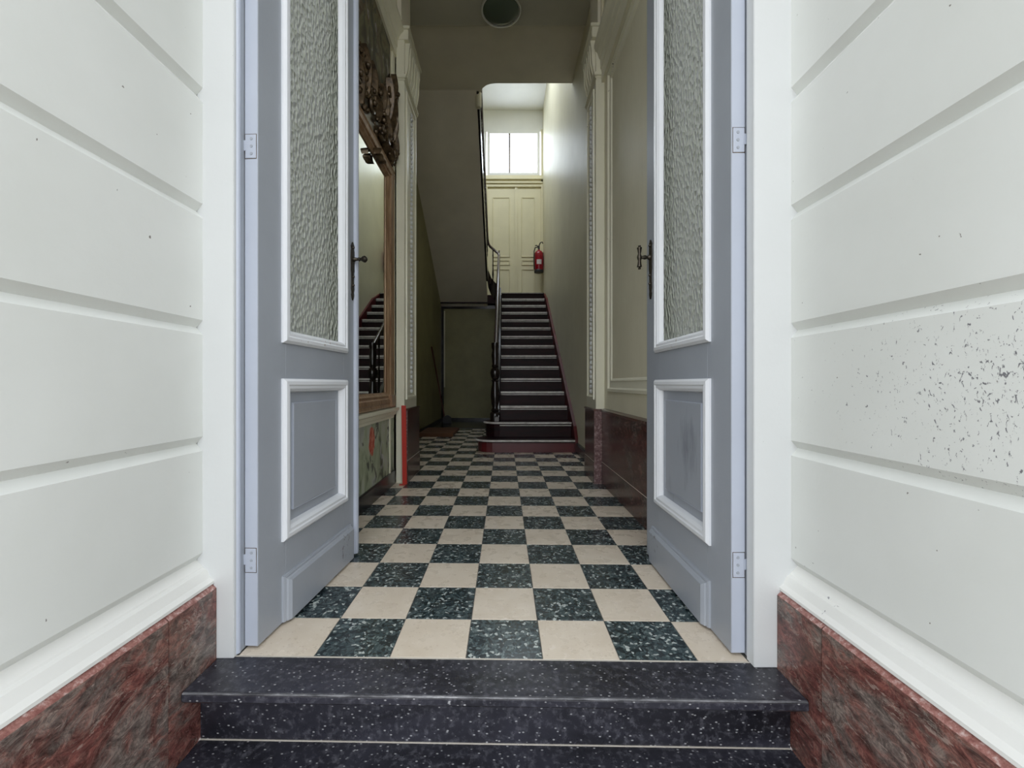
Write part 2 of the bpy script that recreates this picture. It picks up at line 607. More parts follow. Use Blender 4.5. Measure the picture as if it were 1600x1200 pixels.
# ------------------------------------------------------------------ key dimensions (metres; hall floor is z = 0)
XL, XR = -0.785, 0.722          # porch wall faces
ML, MR = -0.748, 0.686          # porch marble faces
YF = 1.088                      # mean plane of the casings
K = -0.019                      # the threshold and tiles are laid slightly askew


def skew(x):
    return K * (x + 0.1)


HL, HR = -0.80, 0.716           # front hall walls
RL, RR = -1.22, 0.77            # stair hall walls
YP = 3.06                       # pilasters
CZ = 4.13                       # hall ceiling
YB = 8.5                        # landing back wall
YMOUTH = 0.30

# ------------------------------------------------------------------ porch walls


def porch_wall(side):
    s = -1 if side == 'left' else 1
    X = XL if s < 0 else XR
    yend = 1.104 if s < 0 else 1.068
    step = 0.302 if s < 0 else 0.296
    z0 = 0.257
    mat = M['porch'] if s < 0 else M['porch_scuffed']
    base = MB().box(X + s * 0.019, X + s * 0.25, YMOUTH, yend, -0.33, 3.6)
    root = base.build('wall_' + side, M['porch'], kind=S, label='cream painted banded masonry wall on the %s side of the porch' % side, category='wall')
    d, hgt = 0.016, 0.019
    n = 11
    for k in range(n):
        a = z0 + k * step + hgt * 0.0
        b = z0 + (k + 1) * step
        a0, b0 = a, b
        prof = [(X + s * 0.03, a0), (X + s * d, a0), (X, a0 + hgt), (X, b0 - hgt), (X + s * d, b0), (X + s * 0.03, b0)]
        blk = MB().prism(prof, YMOUTH, yend, lambda t, p, q: (p, t, q))
        blk.build('masonry_course', mat if k == 1 else M['porch'], root)
    # plain band between marble and first groove
    prof = [(X + s * 0.03, 0.19), (X - s * 0.030, 0.196), (X - s * 0.030, 0.203), (X - s * 0.020, 0.212), (X - s * 0.010, 0.232),
            (X - s * 0.002, 0.236), (X, 0.240), (X + s * d, z0), (X + s * 0.03, z0)]
    MB().prism(prof, YMOUTH, yend, lambda t, p, q: (p, t, q)).build('base_moulding', M['moulding_white'], root)
    # marble dado: slabs with a polished top arris
    MX = ML if s < 0 else MR
    seams = [YMOUTH, 0.946 if s < 0 else 0.918, yend]
    dado = MB().box(MX + s * 0.02, X + s * 0.02, YMOUTH, yend, -0.33, 0.185).build(
        'trim_marble_' + side, M['grout_light'], kind=S, label='red-brown marble dado along the foot of the %s porch wall' % side, category='dado')
    for k in range(len(seams) - 1):
        g = 0.0012
        y0, y1 = seams[k] + g, seams[k + 1] - g
        prof = [(X + s * 0.02, -0.33), (MX, -0.33), (MX, 0.183), (MX + s * 0.004, 0.187), (X + s * 0.02, 0.187)]
        sl = MB().prism(prof, y0, y1, lambda t, p, q: (p, t, q)).build('marble_slab', M['marble'], dado)
        prof = [(MX + s * 0.0002, 0.184), (MX + s * 0.012, 0.1955), (X + s * 0.02, 0.1965), (X + s * 0.02, 0.184)]
        MB().prism(prof, y0, y1, lambda t, p, q: (p, t, q)).build('polished_edge', M['marble_edge'], sl, label='pale pink worn top edge')
    return root


porch_wall('left')
porch_wall('right')

# ------------------------------------------------------------------ facade wall around the door, porch soffit, casings and frame
fw = MB()
fw.box(-1.6, -0.722, 1.135, 1.20, -0.33, 4.6)
fw.box(0.655, 1.2, 1.115, 1.20, -0.33, 4.6)
fw.box(-0.722, 0.655, 1.135, 1.20, 3.52, 4.6)
fw.box(-0.80, -0.704, 1.104, 1.135, 2.66, 3.52)
fw.build('wall_front', M['porch'], kind=S, label='front wall above and beside the entrance doors', category='wall')
MB().box(-1.2, 1.2, YMOUTH, 1.10, 3.55, 3.7).build('ceiling_porch', M['porch'], kind=S, label='flat white soffit over the porch', category='ceiling')
for nm, x0, x1, y0, lab in (('trim_1', -0.80, -0.704, 1.104, 'flat white door casing on the left, above the marble dado'), ('trim_2', 0.6285, 0.74, 1.068, 'flat white door casing on the right, chipped along its inner edge')):
    MB().box(x0, x1, y0, y0 + 0.033, 0.0, 3.52).build(nm, M['casing'], kind=S, bevel=0.0015, label=lab, category='casing')
# the outer facade flanking the porch mouth
fo = MB()
fo.box(-4.5, XL - 0.02, YMOUTH - 0.02, YMOUTH + 0.25, -0.5, 5)
fo.box(XR + 0.02, 4.5, YMOUTH - 0.02, YMOUTH + 0.25, -0.5, 5)
fo.box(XL - 0.02, XR + 0.02, YMOUTH - 0.02, YMOUTH + 0.2, 3.7, 5)
fo.build('wall_street_front', M['porch'], kind=S, label='street facade either side of the porch opening', category='wall')
MB().box(-9, 9, -12, 0.62, -0.40, -0.33).build('ground', M['paving'], kind=S, label='grey pavement in front of the porch steps', category='ground')

# door frame (pale blue-grey): rebated posts and beads, head and added transom
fr = MB()
for s, xo, xi, y in ((-1, -0.724, -0.7005, 1.122), (1, 0.655, 0.6335, 1.095)):
    fr.box(xo, xi - s * 0.0, y, y + 0.10, 0.0, 3.5)
fr.box(-0.724, 0.655, 1.135, 1.22, 2.655, 2.74)
fr.build('door_frame', M['blue_paint'], kind=S, bevel=0.003, label='grey-blue painted frame holding the two entrance doors', category='door frame')
frame = bpy.data.objects['door_frame']
bead = MB()
for s, x, y in ((-1, -0.7065, 1.122), (1, 0.6395, 1.095)):
    bead.lathe([(0.0085, 0.004), (0.0085, 2.65)], (x, y, 0), 12)
bead.build('frame_bead', M['frame_paint'], frame, label='pale rounded bead beside the hinges')
MB().box(-0.70, 0.63, 1.165, 1.172, 2.74, 3.5).build('added_transom_glass', M['clear_glass'], frame)  # unseen glazing added above the doors to bring daylight into the hall

# ------------------------------------------------------------------ entrance steps
st = empty('entrance_steps', (0, 1.0, -0.33), 'two black speckled stone steps up to the tiled threshold', 'steps', kind=S)


def stepslab(yb, yf, z1, th, x0, x1, name):
    m = MB()
    # rounded front nosing, skewed plan
    pr = [(yb, z1 - th), (yb, z1), (yf + 0.006, z1), (yf + 0.001, z1 - 0.003), (yf, z1 - 0.007), (yf, z1 - th + 0.006), (yf + 0.005, z1 - th), (yf + 0.012, z1 - th)]
    m.prism(pr, x0, x1, lambda t, p, q: (t, p + skew(t), q))
    return m.build(name, M['bluestone'], st)


stepslab(1.1005, 0.968, 0.0, 0.026, ML + 0.002, MR - 0.002, 'tread_slab')
MB().box(ML + 0.002, MR - 0.002, 1.030, 1.10, -0.158, -0.026, lambda x, y, z: (x, y + skew(x), z)).build('riser_slab', M['bluestone'], st)
stepslab(1.029, 0.66, -0.158, 0.026, ML + 0.002, MR - 0.002, 'tread_slab')
MB().box(ML + 0.002, MR - 0.002, 0.72, 0.76, -0.33, -0.184, lambda x, y, z: (x, y + skew(x), z)).build('riser_slab', M['bluestone'], st)
wa = MB()
for y_, z_ in ((0.9695, -0.0022), (0.6615, -0.1602)):
    wa.tube([(x, y_ + skew(x), z_) for x in (ML + 0.004, -0.4, -0.1, 0.3, MR - 0.004)], 0.0028, 6)
wa.build('worn_arris', M['worn_stone'], st, label='paler worn front edges of the treads')
# pale pointing where the stones meet
jp = MB()
jp.box(ML + 0.002, MR - 0.002, 1.0995, 1.1045, -0.002, 0.0006, lambda x, y, z: (x, y + skew(x), z))
jp.box(ML + 0.002, MR - 0.002, 1.027, 1.031, -0.159, -0.1565, lambda x, y, z: (x, y + skew(x), z))
jp.build('pointing', M['grout_light'], st)

# ------------------------------------------------------------------ tiled floor
TW, TD, Y1 = 0.2, 0.2016, 1.2877
floor = MB().box(-1.3, 0.95, 1.105, 8.8, -0.05, -0.0018).build('floor', M['grout'], kind=S, label='checkerboard terrazzo tile floor of the hall', category='floor')


def tile_mesh(x0, x1, y0, y1, dark):
    m = MB()
    g = 0.0011
    x0, x1, y0, y1 = x0 + g, x1 - g, y0 + g, y1 - g
    f = lambda x, y, z: (x, y + skew(x), z)
    b = 0.0008
    vs = [f(x0, y0, -0.006), f(x1, y0, -0.006), f(x1, y1, -0.006), f(x0, y1, -0.006),
          f(x0, y0, -b), f(x1, y0, -b), f(x1, y1, -b), f(x0, y1, -b),
          f(x0 + b, y0 + b, 0), f(x1 - b, y0 + b, 0), f(x1 - b, y1 - b, 0), f(x0 + b, y1 - b, 0)]
    fs = [(3, 2, 1, 0), (8, 9, 10, 11)]
    for q in (0, 4):
        for i in range(4):
            j = (i + 1) % 4
            fs.append((q + i, q + j, q + 4 + j, q + 4 + i))
    cx, cy = (x0 + x1) / 2, (y0 + y1) / 2 + skew((x0 + x1) / 2)
    vs = [(p[0] - cx, p[1] - cy, p[2]) for p in vs]
    me = bpy.data.meshes.new('tile')
    me.from_pydata(vs, [], fs)
    me.materials.append(M['tile_dark'] if dark else M['tile_cream'])
    return me, cx, cy


cache = {}
for j in range(0, 28):
    y1 = Y1 + j * TD
    y0 = max(y1 - TD, 1.1035 + 0.002)
    for i in range(-6, 5):
        x0, x1 = i * TW - 0.1, i * TW + 0.1
        rear = y1 > 3.55
        lo, hi = (RL + 0.005, RR - 0.005) if rear else (HL + 0.005, HR - 0.012)
        if y0 > 4.60 and x0 > -0.12:
            continue
        if y0 > 6.75:
            continue
        if y0 > 3.3 and not rear:
            lo, hi = max(lo, -0.72), min(hi, 0.66)
        cx0, cx1 = max(x0, lo), min(x1, hi)
        if j == 0:
            cx0, cx1 = max(cx0, -0.7035), min(cx1, 0.629)
        if cx1 - cx0 < 0.012:
            continue
        dark = (i + j) % 2 == 0
        key = (round(cx1 - cx0, 4), round(y1 - y0, 4), dark)
        if key not in cache:
            me, cx, cy = tile_mesh(cx0, cx1, y0, y1, dark)
            cache[key] = me
        me = cache[key]
        cx, cy = (cx0 + cx1) / 2, (y0 + y1) / 2 + skew((cx0 + cx1) / 2)
        o = bpy.data.objects.new('tile', me)
        COL.objects.link(o)
        o.parent = floor
        o.location = (cx, cy, random.uniform(-0.0004, 0.0002))
MB().box(RL, RR, 6.90, 8.5, -0.0017, 0.0005).build('black_floor_sheet', M['black_stone'], floor, label='plain black floor under the landing')  # even black floor where the tiles stop

# ------------------------------------------------------------------ hall walls
# left front hall
wl = MB()
wl.box(HL - 0.35, HL, 1.20, YP, 0, 4.6)
wl.build('wall_hall_left', M['hall_cream'], kind=S, label='cream wall behind the tall mirror', category='wall')
wr = MB()
wr.box(HR, HR + 0.35, 1.20, YP, 0, 4.6)
wr.build('wall_hall_right', M['hall_cream'], kind=S, label='cream panelled wall on the right above the marble wainscot', category='wall')
# stair hall side walls, full height
MB().box(RL - 0.2, RL, 3.50, YB + 0.2, 0, 6.3).build('wall_stair_left', M['shaded_cream'], kind=S, label='dim cream wall left of the staircase', category='wall')
MB().box(RR, RR + 0.2, 3.38, YB + 0.2, 0, 6.3).build('wall_stair_right', M['hall_cream'], kind=S, label='tall glossy cream wall rising along the right of the staircase', category='wall')
# pier returns joining front hall to wider stair hall
MB().box(RL - 0.2, -0.78, YP, 3.52, 0, CZ).build('wall_pier_left', M['hall_cream'], kind=S, label='pier behind the left pilaster', category='wall')
MB().box(0.70, RR + 0.2, YP, 3.38, 0, CZ).build('wall_pier_right', M['hall_cream'], kind=S, label='pier behind the right pilaster', category='wall')
MB().box(RL - 0.2, RR + 0.2, 3.3, 3.5, CZ + 0.16, 6.3).build('wall_stairwell_front', M['upper_white'], kind=S, label='white wall closing the upper stairwell', category='wall')
# back wall with the landing door opening
DX0, DX1, DZ0, DZ1 = -0.36, 0.755, 2.36, 4.76
WZ0, WZ1 = 4.80, 5.80
bw = MB()
bw.box(RL, RR, YB, YB + 0.2, 0, DZ0)
bw.box(RL, DX0, YB, YB + 0.2, DZ0, 6.3)
bw.box(DX0, RR, YB, YB + 0.2, WZ1, 6.3)
bw.build('wall_back', M['upper_white'], kind=S, label='white wall above the landing door and fanlight', category='wall')
MB().box(RL, RR, 3.5, YB, 6.2, 6.3).build('ceiling_stairwell', M['upper_white'], kind=S, label='white ceiling at the top of the stairwell', category='ceiling')

# hall ceilings
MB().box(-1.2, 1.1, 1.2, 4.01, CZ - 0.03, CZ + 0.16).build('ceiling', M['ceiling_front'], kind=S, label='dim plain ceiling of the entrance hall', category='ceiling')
cm = MB()
out = [(RL, 4.01), (RR, 4.01), (RR, 4.82), (-0.10, 4.82), (-0.16, 4.83), (-0.21, 4.855), (-0.25, 4.90), (-0.29, 5.02), (-0.29, 5.02), (RL, 5.02)]
cm.prism(out[:8] + [out[9]], CZ, CZ + 0.16, lambda t, p, q: (p, q, t))
cm.build('ceiling_rear', M['ceiling'], kind=S, label='ceiling edge with rounded corner around the stairwell opening', category='ceiling')

# ------------------------------------------------------------------ upper flight (its sloped plaster underside fills the upper left)


def soff(y):
    return 4.13 - 0.585 * (y - 4.95)


uf = empty('upper_stair_flight', (-0.7, 6.6, 2.2), 'upper stair flight seen from below as a smooth sloping plaster underside', 'staircase', kind=S)
m = MB()
m.prism([(4.93, soff(4.95) + 0.0), (8.24, soff(8.24)), (8.24, soff(8.24) + 0.12), (4.93, soff(4.95) + 0.12)], RL, -0.325, lambda t, p, q: (t, p, q))
m.build('plaster_soffit', M['ceiling'], uf)
m = MB()
m.prism([(4.95, soff(4.95) - 0.012), (7.62, soff(7.62) - 0.012), (7.62, soff(7.62) + 0.30), (4.95, soff(4.95) + 0.30)], -0.325, -0.298, lambda t, p, q: (t, p, q))
m.build('outer_string', M['dark_wood'], uf, bevel=0.004)
for k in range(9):
    yy = 7.9 - 0.33 * k
    MB().box(RL, -0.33, yy - 0.30, yy + 0.03, soff(yy - 0.30) + 0.13, soff(yy - 0.30) + 0.17).build('tread', M['stair'], uf)
MB().lathe([(0.030, 0.0), (0.036, 0.02), (0.036, 0.17), (0.030, 0.19)], (-0.305, 5.0, 3.97), 16).build('rounded_string_end', M['trim_cream'], uf)
rail_pts = [(-0.088, 4.83, 1.155), (-0.087, 5.4, 1.545), (-0.086, 6.1, 2.02), (-0.086, 6.8, 2.50), (-0.086, 7.35, 2.87), (-0.086, 7.50, 2.965),
            (-0.093, 7.58, 3.035), (-0.125, 7.64, 3.085), (-0.20, 7.64, 3.15), (-0.262, 7.60, 3.20), (-0.285, 7.48, 3.27), (-0.288, 7.2, 3.42), (-0.288, 6.6, 3.72),
            (-0.286, 5.8, 4.10), (-0.284, 5.2, 4.40), (-0.284, 4.6, 4.70), (-0.284, 4.1, 4.9)]

# ------------------------------------------------------------------ lower staircase
sc = empty('staircase', (0.34, 4.43, 0), 'straight dark red wooden staircase with pale worn step edges', 'staircase')
G, R0, RR_ = 0.250, 0.131, 0.1632
NST = 15
for k in range(NST):
    zt = R0 + RR_ * k
    y = 4.43 + G * k
    xl = {0: -0.285, 1: -0.21}.get(k, -0.055)
    zb = zt - (R0 if k == 0 else RR_)
    # riser
    if k < 2:
        n = 8
        rad = 0.16
        cx = xl + rad
        prof = [(0.735, y)] + [(cx - rad * math.sin(a), y + rad - rad * math.cos(a)) for a in [PI / 2 * q / n * 1.6 for q in range(n + 1)]]
        prof = [(0.735, y + 0.0)] + [(cx, y)] + [(cx - rad * math.sin(a), y + rad - rad * math.cos(a)) for a in [PI * q / n for q in range(1, n + 1)]] + [(0.735, y + 2 * rad)]
        m = MB().prism(prof, zb, zt - 0.03, lambda t, p, q: (p, q, t))
        m.build('riser', M['stair_red'] if k == 0 else M['stair'], sc, label='red painted bottom riser with rounded end' if k == 0 else None)
        rad2 = rad + 0.022
        prof = [(0.735, y - 0.022), (cx, y - 0.022)] + [(cx - rad2 * math.sin(a), y + rad - rad2 * math.cos(a)) for a in [PI * q / n for q in range(1, n + 1)]] + [(0.735, y + rad + rad2)]
        td = MB().prism(prof, zt - 0.03, zt, lambda t, p, q: (p, q, t)).build('tread', M['stair'], sc, bevel=0.004)
        # pale worn edge following the bullnose
        edge = [(0.735, y - 0.022), (cx, y - 0.022)] + [(cx - rad2 * math.sin(a), y + rad - rad2 * math.cos(a)) for a in [PI * q / 14 for q in range(1, 7)]]
        m = MB()
        m.tube([(p, q - 0.001, zt - 0.010) for p, q in edge], 0.011, 6, flat=1.0)
        if k == 1:
            m.tube([(p, q - 0.001, zt - 0.036) for p, q in edge[:2]], 0.006, 6)
        m.build('nosing_strip', M['nosing'], td)
    else:
        MB().box(xl, 0.737, y, y + 0.018, zb - 0.01, zt - 0.028).build('riser', M['stair'], sc)
        td = MB().box(xl, 0.737, y - 0.022, y + G + 0.01, zt - 0.028, zt).build('tread', M['stair'], sc, bevel=0.005)
        m = MB()
        if k < NST - 1:
            m.prism([(y - 0.027, zt - 0.020), (y - 0.027, zt + 0.0005), (y - 0.022, zt + 0.003), (y + 0.018, zt + 0.003), (y + 0.018, zt - 0.002), (y - 0.020, zt - 0.002), (y - 0.020, zt - 0.020)],
                    xl + 0.012, 0.725, lambda t, p, q: (t, p, q))
            m.box(xl + 0.012, 0.725, y - 0.026, y - 0.02, zt - 0.040, zt - 0.030)
        else:
            m.box(xl + 0.012, 0.725, y - 0.024, y - 0.02, zt - 0.012, zt - 0.006)
        m.build('nosing_strip', M['nosing'], td)
ZL = R0 + RR_ * 14
# landing
m = MB()
m.box(RL, RR, 4.43 + G * 14 + 0.18, YB, ZL - 0.16, ZL)
m.build('landing_floor', M['stair'], sc)
# wall string (right) and outer string (left)
nose = lambda y: R0 + (y - 4.43) * RR_ / G
prof = [(4.425, 0.0), (4.425, 0.15), (4.52, nose(4.52) + 0.075), (7.55, nose(7.55) + 0.075), (7.74, nose(7.74) + 0.02), (7.98, ZL + 0.0), (7.98, ZL - 0.2), (7.6, ZL - 0.45), (4.9, 0.0)]
MB().prism(prof, 0.737, 0.769, lambda t, p, q: (t, p, q)).build('wall_string', M['stair_red'], sc, label='red-brown board running up the wall')
prof = [(4.72, 0.28), (4.72, nose(4.72) + 0.03), (7.62, nose(7.62) + 0.03), (7.74, ZL + 0.06), (7.74, ZL - 0.25), (7.4, ZL - 0.40), (4.95, 0.28)]
MB().prism(prof, -0.108, -0.060, lambda t, p, q: (t, p, q)).build('outer_string', M['dark_wood'], sc, bevel=0.004)
# panelled carcass closing the space under the flight
MB().prism([(4.78, 0.0), (4.78, 0.29), (7.4, ZL - 0.42), (7.4, 0.0)], -0.10, -0.075, lambda t, p, q: (t, p, q)).build('spandrel_panel', M['stair'], sc)
# curved string at the turn
m = MB()
cp = [(-0.085, 7.68), (-0.11, 7.76), (-0.17, 7.80), (-0.24, 7.78), (-0.29, 7.70), (-0.31, 7.6)]
zs = [2.42, 2.46, 2.52, 2.60, 2.72, 2.86]
vs, fs = [], []
for (x, y), z in zip(cp, zs):
    vs += [(x, y, z - 0.26), (x, y + 0.03, z - 0.26), (x, y + 0.03, z + 0.06), (x, y, z + 0.06)]
for i in range(len(cp) - 1):
    for q in range(4):
        j = (q + 1) % 4
        fs.append((4 * i + q, 4 * i + j, 4 * i + 4 + j, 4 * i + 4 + q))
m.add(vs, fs)
m.build('curved_string', M['dark_wood'], sc)
# handrail: smoothed path
pts = [Vector(p) for p in rail_pts]
sm = []
for i in range(len(pts) - 1):
    p0, p1, p2, p3 = pts[max(i - 1, 0)], pts[i], pts[i + 1], pts[min(i + 2, len(pts) - 1)]
    for q in range(4):
        t = q / 4
        sm.append(0.5 * ((2 * p1) + (p2 - p0) * t + (2 * p0 - 5 * p1 + 4 * p2 - p3) * t * t + (3 * p1 - p0 - 3 * p2 + p3) * t ** 3))
sm.append(pts[-1])
sm = [p + Vector((-0.010, 0, 0)) for p in sm]
MB().tube(sm, 0.024, 12, flat=0.85).build('handrail', M['rail_wood'], sc)
# newel post
nz = 0.278
prof = [(0.048, 0.0), (0.048, 0.10), (0.042, 0.115), (0.030, 0.125), (0.040, 0.14), (0.030, 0.155), (0.026, 0.17), (0.036, 0.22), (0.042, 0.30), (0.036, 0.38), (0.026, 0.46), (0.036, 0.475),
        (0.026, 0.49), (0.040, 0.52), (0.046, 0.56), (0.040, 0.60), (0.026, 0.62), (0.033, 0.64), (0.026, 0.66), (0.030, 0.72), (0.034, 0.76), (0.026, 0.82), (0.034, 0.85), (0.034, 0.90), (0.0, 0.905)]
MB().lathe([(a * 1.22, b) for a, b in prof], (-0.104, 4.79, nz), 16).build('newel_post', M['dark_wood'], sc)


def baluster(x, y, z0, z1, par):
    L = z1 - z0
    pf = [(0.010, 0), (0.010, 0.08), (0.015, 0.10), (0.010, 0.12), (0.009, 0.18), (0.016, 0.30), (0.013, 0.40), (0.009, 0.52), (0.014, 0.56), (0.009, 0.60), (0.010, 0.80), (0.014, 0.84), (0.010, 0.87), (0.010, 1.0)]
    MB().lathe([(r, h * L) for r, h in pf], (x, y, z0), 8).build('baluster', M['dark_wood'], par)


for k in range(2, 14):
    y = 4.43 + G * k + 0.12
    if y < 4.95:
        continue
    zr = 1.155 + (y - 4.83) * 0.678
    baluster(-0.096, y, nose(y) - 0.02, zr, sc)
baluster(-0.205, 7.66, 2.50, 3.135, sc)
for k in range(12):
    y = 7.42 - 0.23 * k
    zr = 3.27 + (7.48 - y) * 0.505
    baluster(-0.30, y, soff(y) + 0.26, zr - 0.005, uf)

# ------------------------------------------------------------------ partition under the landing
PY = 8.25
MB().box(RL, -0.10, PY, PY + 0.05, 0.05, 2.20).build('wall_under_landing', M['shaded_cream'], kind=S, label='plain cream partition under the landing', category='partition')
fm = MB()
fm.box(RL, -0.10, PY - 0.03, PY, 2.17, 2.235)
fm.box(RL, RL + 0.045, PY - 0.03, PY, 0, 2.17)
fm.build('trim_3', M['dark_wood'], kind=S, label='black frame around the partition under the landing', category='frame')
MB().box(RL + 0.048, RL + 0.068, PY - 0.028, PY, 0.65, 2.13).build('trim_4', M['trim_cream'], kind=S, label='thin pale strip beside the black post of the partition', category='frame')
MB().box(RL + 0.045, -0.10, PY - 0.03, PY - 0.0, 0.0, 0.055).build('baseboard_back', M['black_stone'], kind=S, label='black skirting at the foot of the partition', category='baseboard')
MB().box(RL, RL + 0.018, 3.53, PY - 0.03, 0.0, 0.06).build('baseboard_left', M['black_stone'], kind=S, label='black skirting along the dim left wall', category='baseboard')
MB().prism([(RR, 0), (RR - 0.03, 0), (RR - 0.03, 0.085), (RR - 0.02, 0.10), (RR, 0.10)], 3.39, 4.42, lambda t, p, q: (p, t, q)).build('baseboard_right', M['black_stone'], kind=S, label='black skirting beside the bottom stair', category='baseboard')

# ------------------------------------------------------------------ pilasters


def pilaster(side):
    s = -1 if side == 'left' else 1
    X = -0.722 if s < 0 else 0.656
    y0, y1 = (YP - 0.0, 3.49) if s < 0 else (3.035, 3.385)
    back = -0.80 if s < 0 else 0.73
    root = empty('pilaster', ((X + back) / 2, (y0 + y1) / 2, 0), 'cream pilaster with a bead strip on the %s, above a marble foot' % side, 'pilaster', kind=S)
    MB().box(back, X, y0, y1, 0.0 if s < 0 else 0.53, 3.28).build('shaft', M['trim_cream'], root, bevel=0.004)
    # raised border of the sunk bead panel
    f = lambda a, b, h: (X - s * h, a, b)
    zt = 2.86
    MB().loft([((y0 + 0.05, y1 - 0.05, 0.60, zt), 0.0), ((y0 + 0.052, y1 - 0.052, 0.602, zt - 0.002), 0.010), ((y0 + 0.07, y1 - 0.07, 0.62, zt - 0.02), 0.010), ((y0 + 0.08, y1 - 0.08, 0.63, zt - 0.03), 0.0)], f, 'ring').build('panel_border', M['trim_cream'], root)
    bd = MB()
    yc = (y0 + y1) / 2 - (0.0 if s < 0 else 0.02)
    z = 0.66
    while z < zt - 0.05:
        bd.ball((X - s * 0.004, yc, z), 0.0165, 8, 5, sc=(0.8, 1, 1))
        z += 0.036
    bd.build('bead_strip', M['casing'], root, kind='stuff', label='string of small round white beads')
    # marble foot
    MX = -0.702 if s < 0 else 0.643
    if s < 0:
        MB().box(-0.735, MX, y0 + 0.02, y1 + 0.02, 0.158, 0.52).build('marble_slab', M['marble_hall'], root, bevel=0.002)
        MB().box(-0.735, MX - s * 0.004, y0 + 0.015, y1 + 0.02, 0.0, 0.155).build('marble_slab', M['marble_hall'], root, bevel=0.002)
        MB().box(-0.742, MX - s * 0.006, y0 + 0.012, y1 + 0.024, 0.52, 0.535).build('marble_cap', M['marble_hall'], root, bevel=0.004)
        MB().box(-0.735, MX, y0 + 0.012, y0 + 0.02, 0.0, 0.52).build('worn_arris', M['hall_arris'], root, label='pale pinkish worn front arris')
    else:
        MB().box(back, MX, y0 + 0.004, y1, 0.158, 0.52).build('marble_slab', M['marble_hall'], root, bevel=0.002)
        MB().box(back, MX - s * 0.004, y0 + 0.004, y1 + 0.004, 0.0, 0.155).build('marble_slab', M['marble_hall'], root, bevel=0.002)
        MB().box(back, MX - s * 0.008, y0 - 0.004, y1 + 0.004, 0.52, 0.535).build('marble_cap', M['marble_hall'], root, bevel=0.004)
        MB().box(0.697, MX, y0 - 0.002, y0 + 0.004, 0.0, 0.52).build('worn_arris', M['hall_arris'], root, label='pale pinkish worn front face')
    jx = MX - s * 0.0005
    MB().box(back, jx, y0 + (0.02 if s < 0 else 0.004), y1 + (0.02 if s < 0 else 0), 0.1545, 0.1585).build('joint_line', M['grout_light'], root)
    # necking moulding
    zn = 2.945
    nk = MB()
    nk.box(back, X - s * 0.014, y0 - 0.012, y1 + 0.012, zn - 0.028, zn)
    nk.box(back, X - s * 0.007, y0 - 0.006, y1 + 0.006, zn - 0.045, zn - 0.028)
    nk.build('necking', M['trim_cream'], root, bevel=0.004)
    # scrolled console
    pr = []
    for i in range(15):
        t = i / 14
        z = 2.965 + t * 0.23
        d = 0.008 + 0.028 * (0.5 - 0.5 * math.cos(PI * min(1, t * 1.15))) + 0.007 * math.sin(PI * 2 * t)
        pr.append((X - s * d, z))
    pr += [(back, 3.195), (back, 2.965)]
    MB().prism(pr, y0 + 0.03, y1 - 0.03, lambda t, p, q: (p, t, q)).build('scrolled_console', M['trim_cream'], root)
    # acanthus ribs on the console
    rb = MB()
    for q in range(5):
        yy = y0 + 0.06 + q * (y1 - y0 - 0.12) / 4
        rb.tube([(p - s * 0.002, yy, zz) for p, zz in pr[:14]], [0.003 + 0.004 * math.sin(PI * i / 13) for i in range(14)], 6)
    rb.build('leaf_ribs', M['trim_cream'], root)
    cpz = 3.195
    cb = MB()
    cb.box(back, X - s * 0.030, y0 - 0.004, y1 + 0.0, cpz, cpz + 0.075)
    cb.box(back, X - s * 0.040, y0 - 0.012, y1 + 0.01, cpz + 0.075, cpz + 0.098)
    cb.build('abacus', M['trim_cream'], root, bevel=0.003)
    return root


pilaster('left')
pilaster('right')

# entablatures along the front hall


def entablature(side):
    s = -1 if side == 'left' else 1
    X = HL if s < 0 else HR
    z0 = 3.07 if s < 0 else 2.87
    h = 0.20 if s < 0 else 0.26
    pr = [(X + s * 0.02, z0), (X - s * 0.022, z0), (X - s * 0.024, z0 + 0.35 * h), (X - s * 0.030, z0 + 0.38 * h), (X - s * 0.032, z0 + 0.62 * h), (X - s * 0.040, z0 + 0.66 * h),
          (X - s * 0.052, z0 + 0.80 * h), (X - s * 0.074, z0 + 0.92 * h), (X - s * 0.076, z0 + h), (X + s * 0.02, z0 + h)]
    MB().prism(pr, 1.21, YP - (0.0 if s < 0 else 0.027), lambda t, p, q: (p, t, q)).build('cornice_' + side, M['trim_cream'], kind=S, label='moulded cream cornice along the %s wall of the hall' % side, category='cornice')


entablature('left')
entablature('right')
for s, x in ((-1, -0.80), (1, 0.73)):
    MB().box(x, x - s * 0.05, YP + 0.03, 3.36, 3.29, CZ - 0.03).build('trim_5' if s < 0 else 'trim_6', M['ceiling'], kind=S, label='plain upper pier above the %s pilaster' % ('left' if s < 0 else 'right'), category='pier')

# ------------------------------------------------------------------ right wainscot and wall panel
ws = MB().box(0.704, HR + 0.01, 1.21, YP - 0.03, 0.0, 0.52).build('wainscot_right', M['grout_light'], kind=S, label='polished dark red marble wainscot on the right of the hall', category='wainscot')
for y0, y1 in ((1.21, 2.02), (2.022, YP - 0.028)):
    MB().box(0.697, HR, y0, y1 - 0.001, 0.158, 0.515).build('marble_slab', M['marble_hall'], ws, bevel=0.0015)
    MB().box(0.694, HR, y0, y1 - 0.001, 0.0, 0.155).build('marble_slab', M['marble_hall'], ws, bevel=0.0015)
MB().box(0.6965, HR, 1.21, YP - 0.03, 0.1545, 0.1585).build('joint_line', M['grout_light'], ws, label='thin pale joint between the marble slabs')
MB().prism([(HR, 0.515), (0.690, 0.515), (0.686, 0.520), (0.690, 0.530), (0.700, 0.535), (HR, 0.54)], 1.21, YP - 0.03, lambda t, p, q: (p, t, q)).build('marble_cap', M['marble_hall'], ws)
f = lambda a, b, h: (HR - h, a, b)
pf = MB()
y0, y1, z0, z1 = 1.30, 2.90, 0.66, 2.83
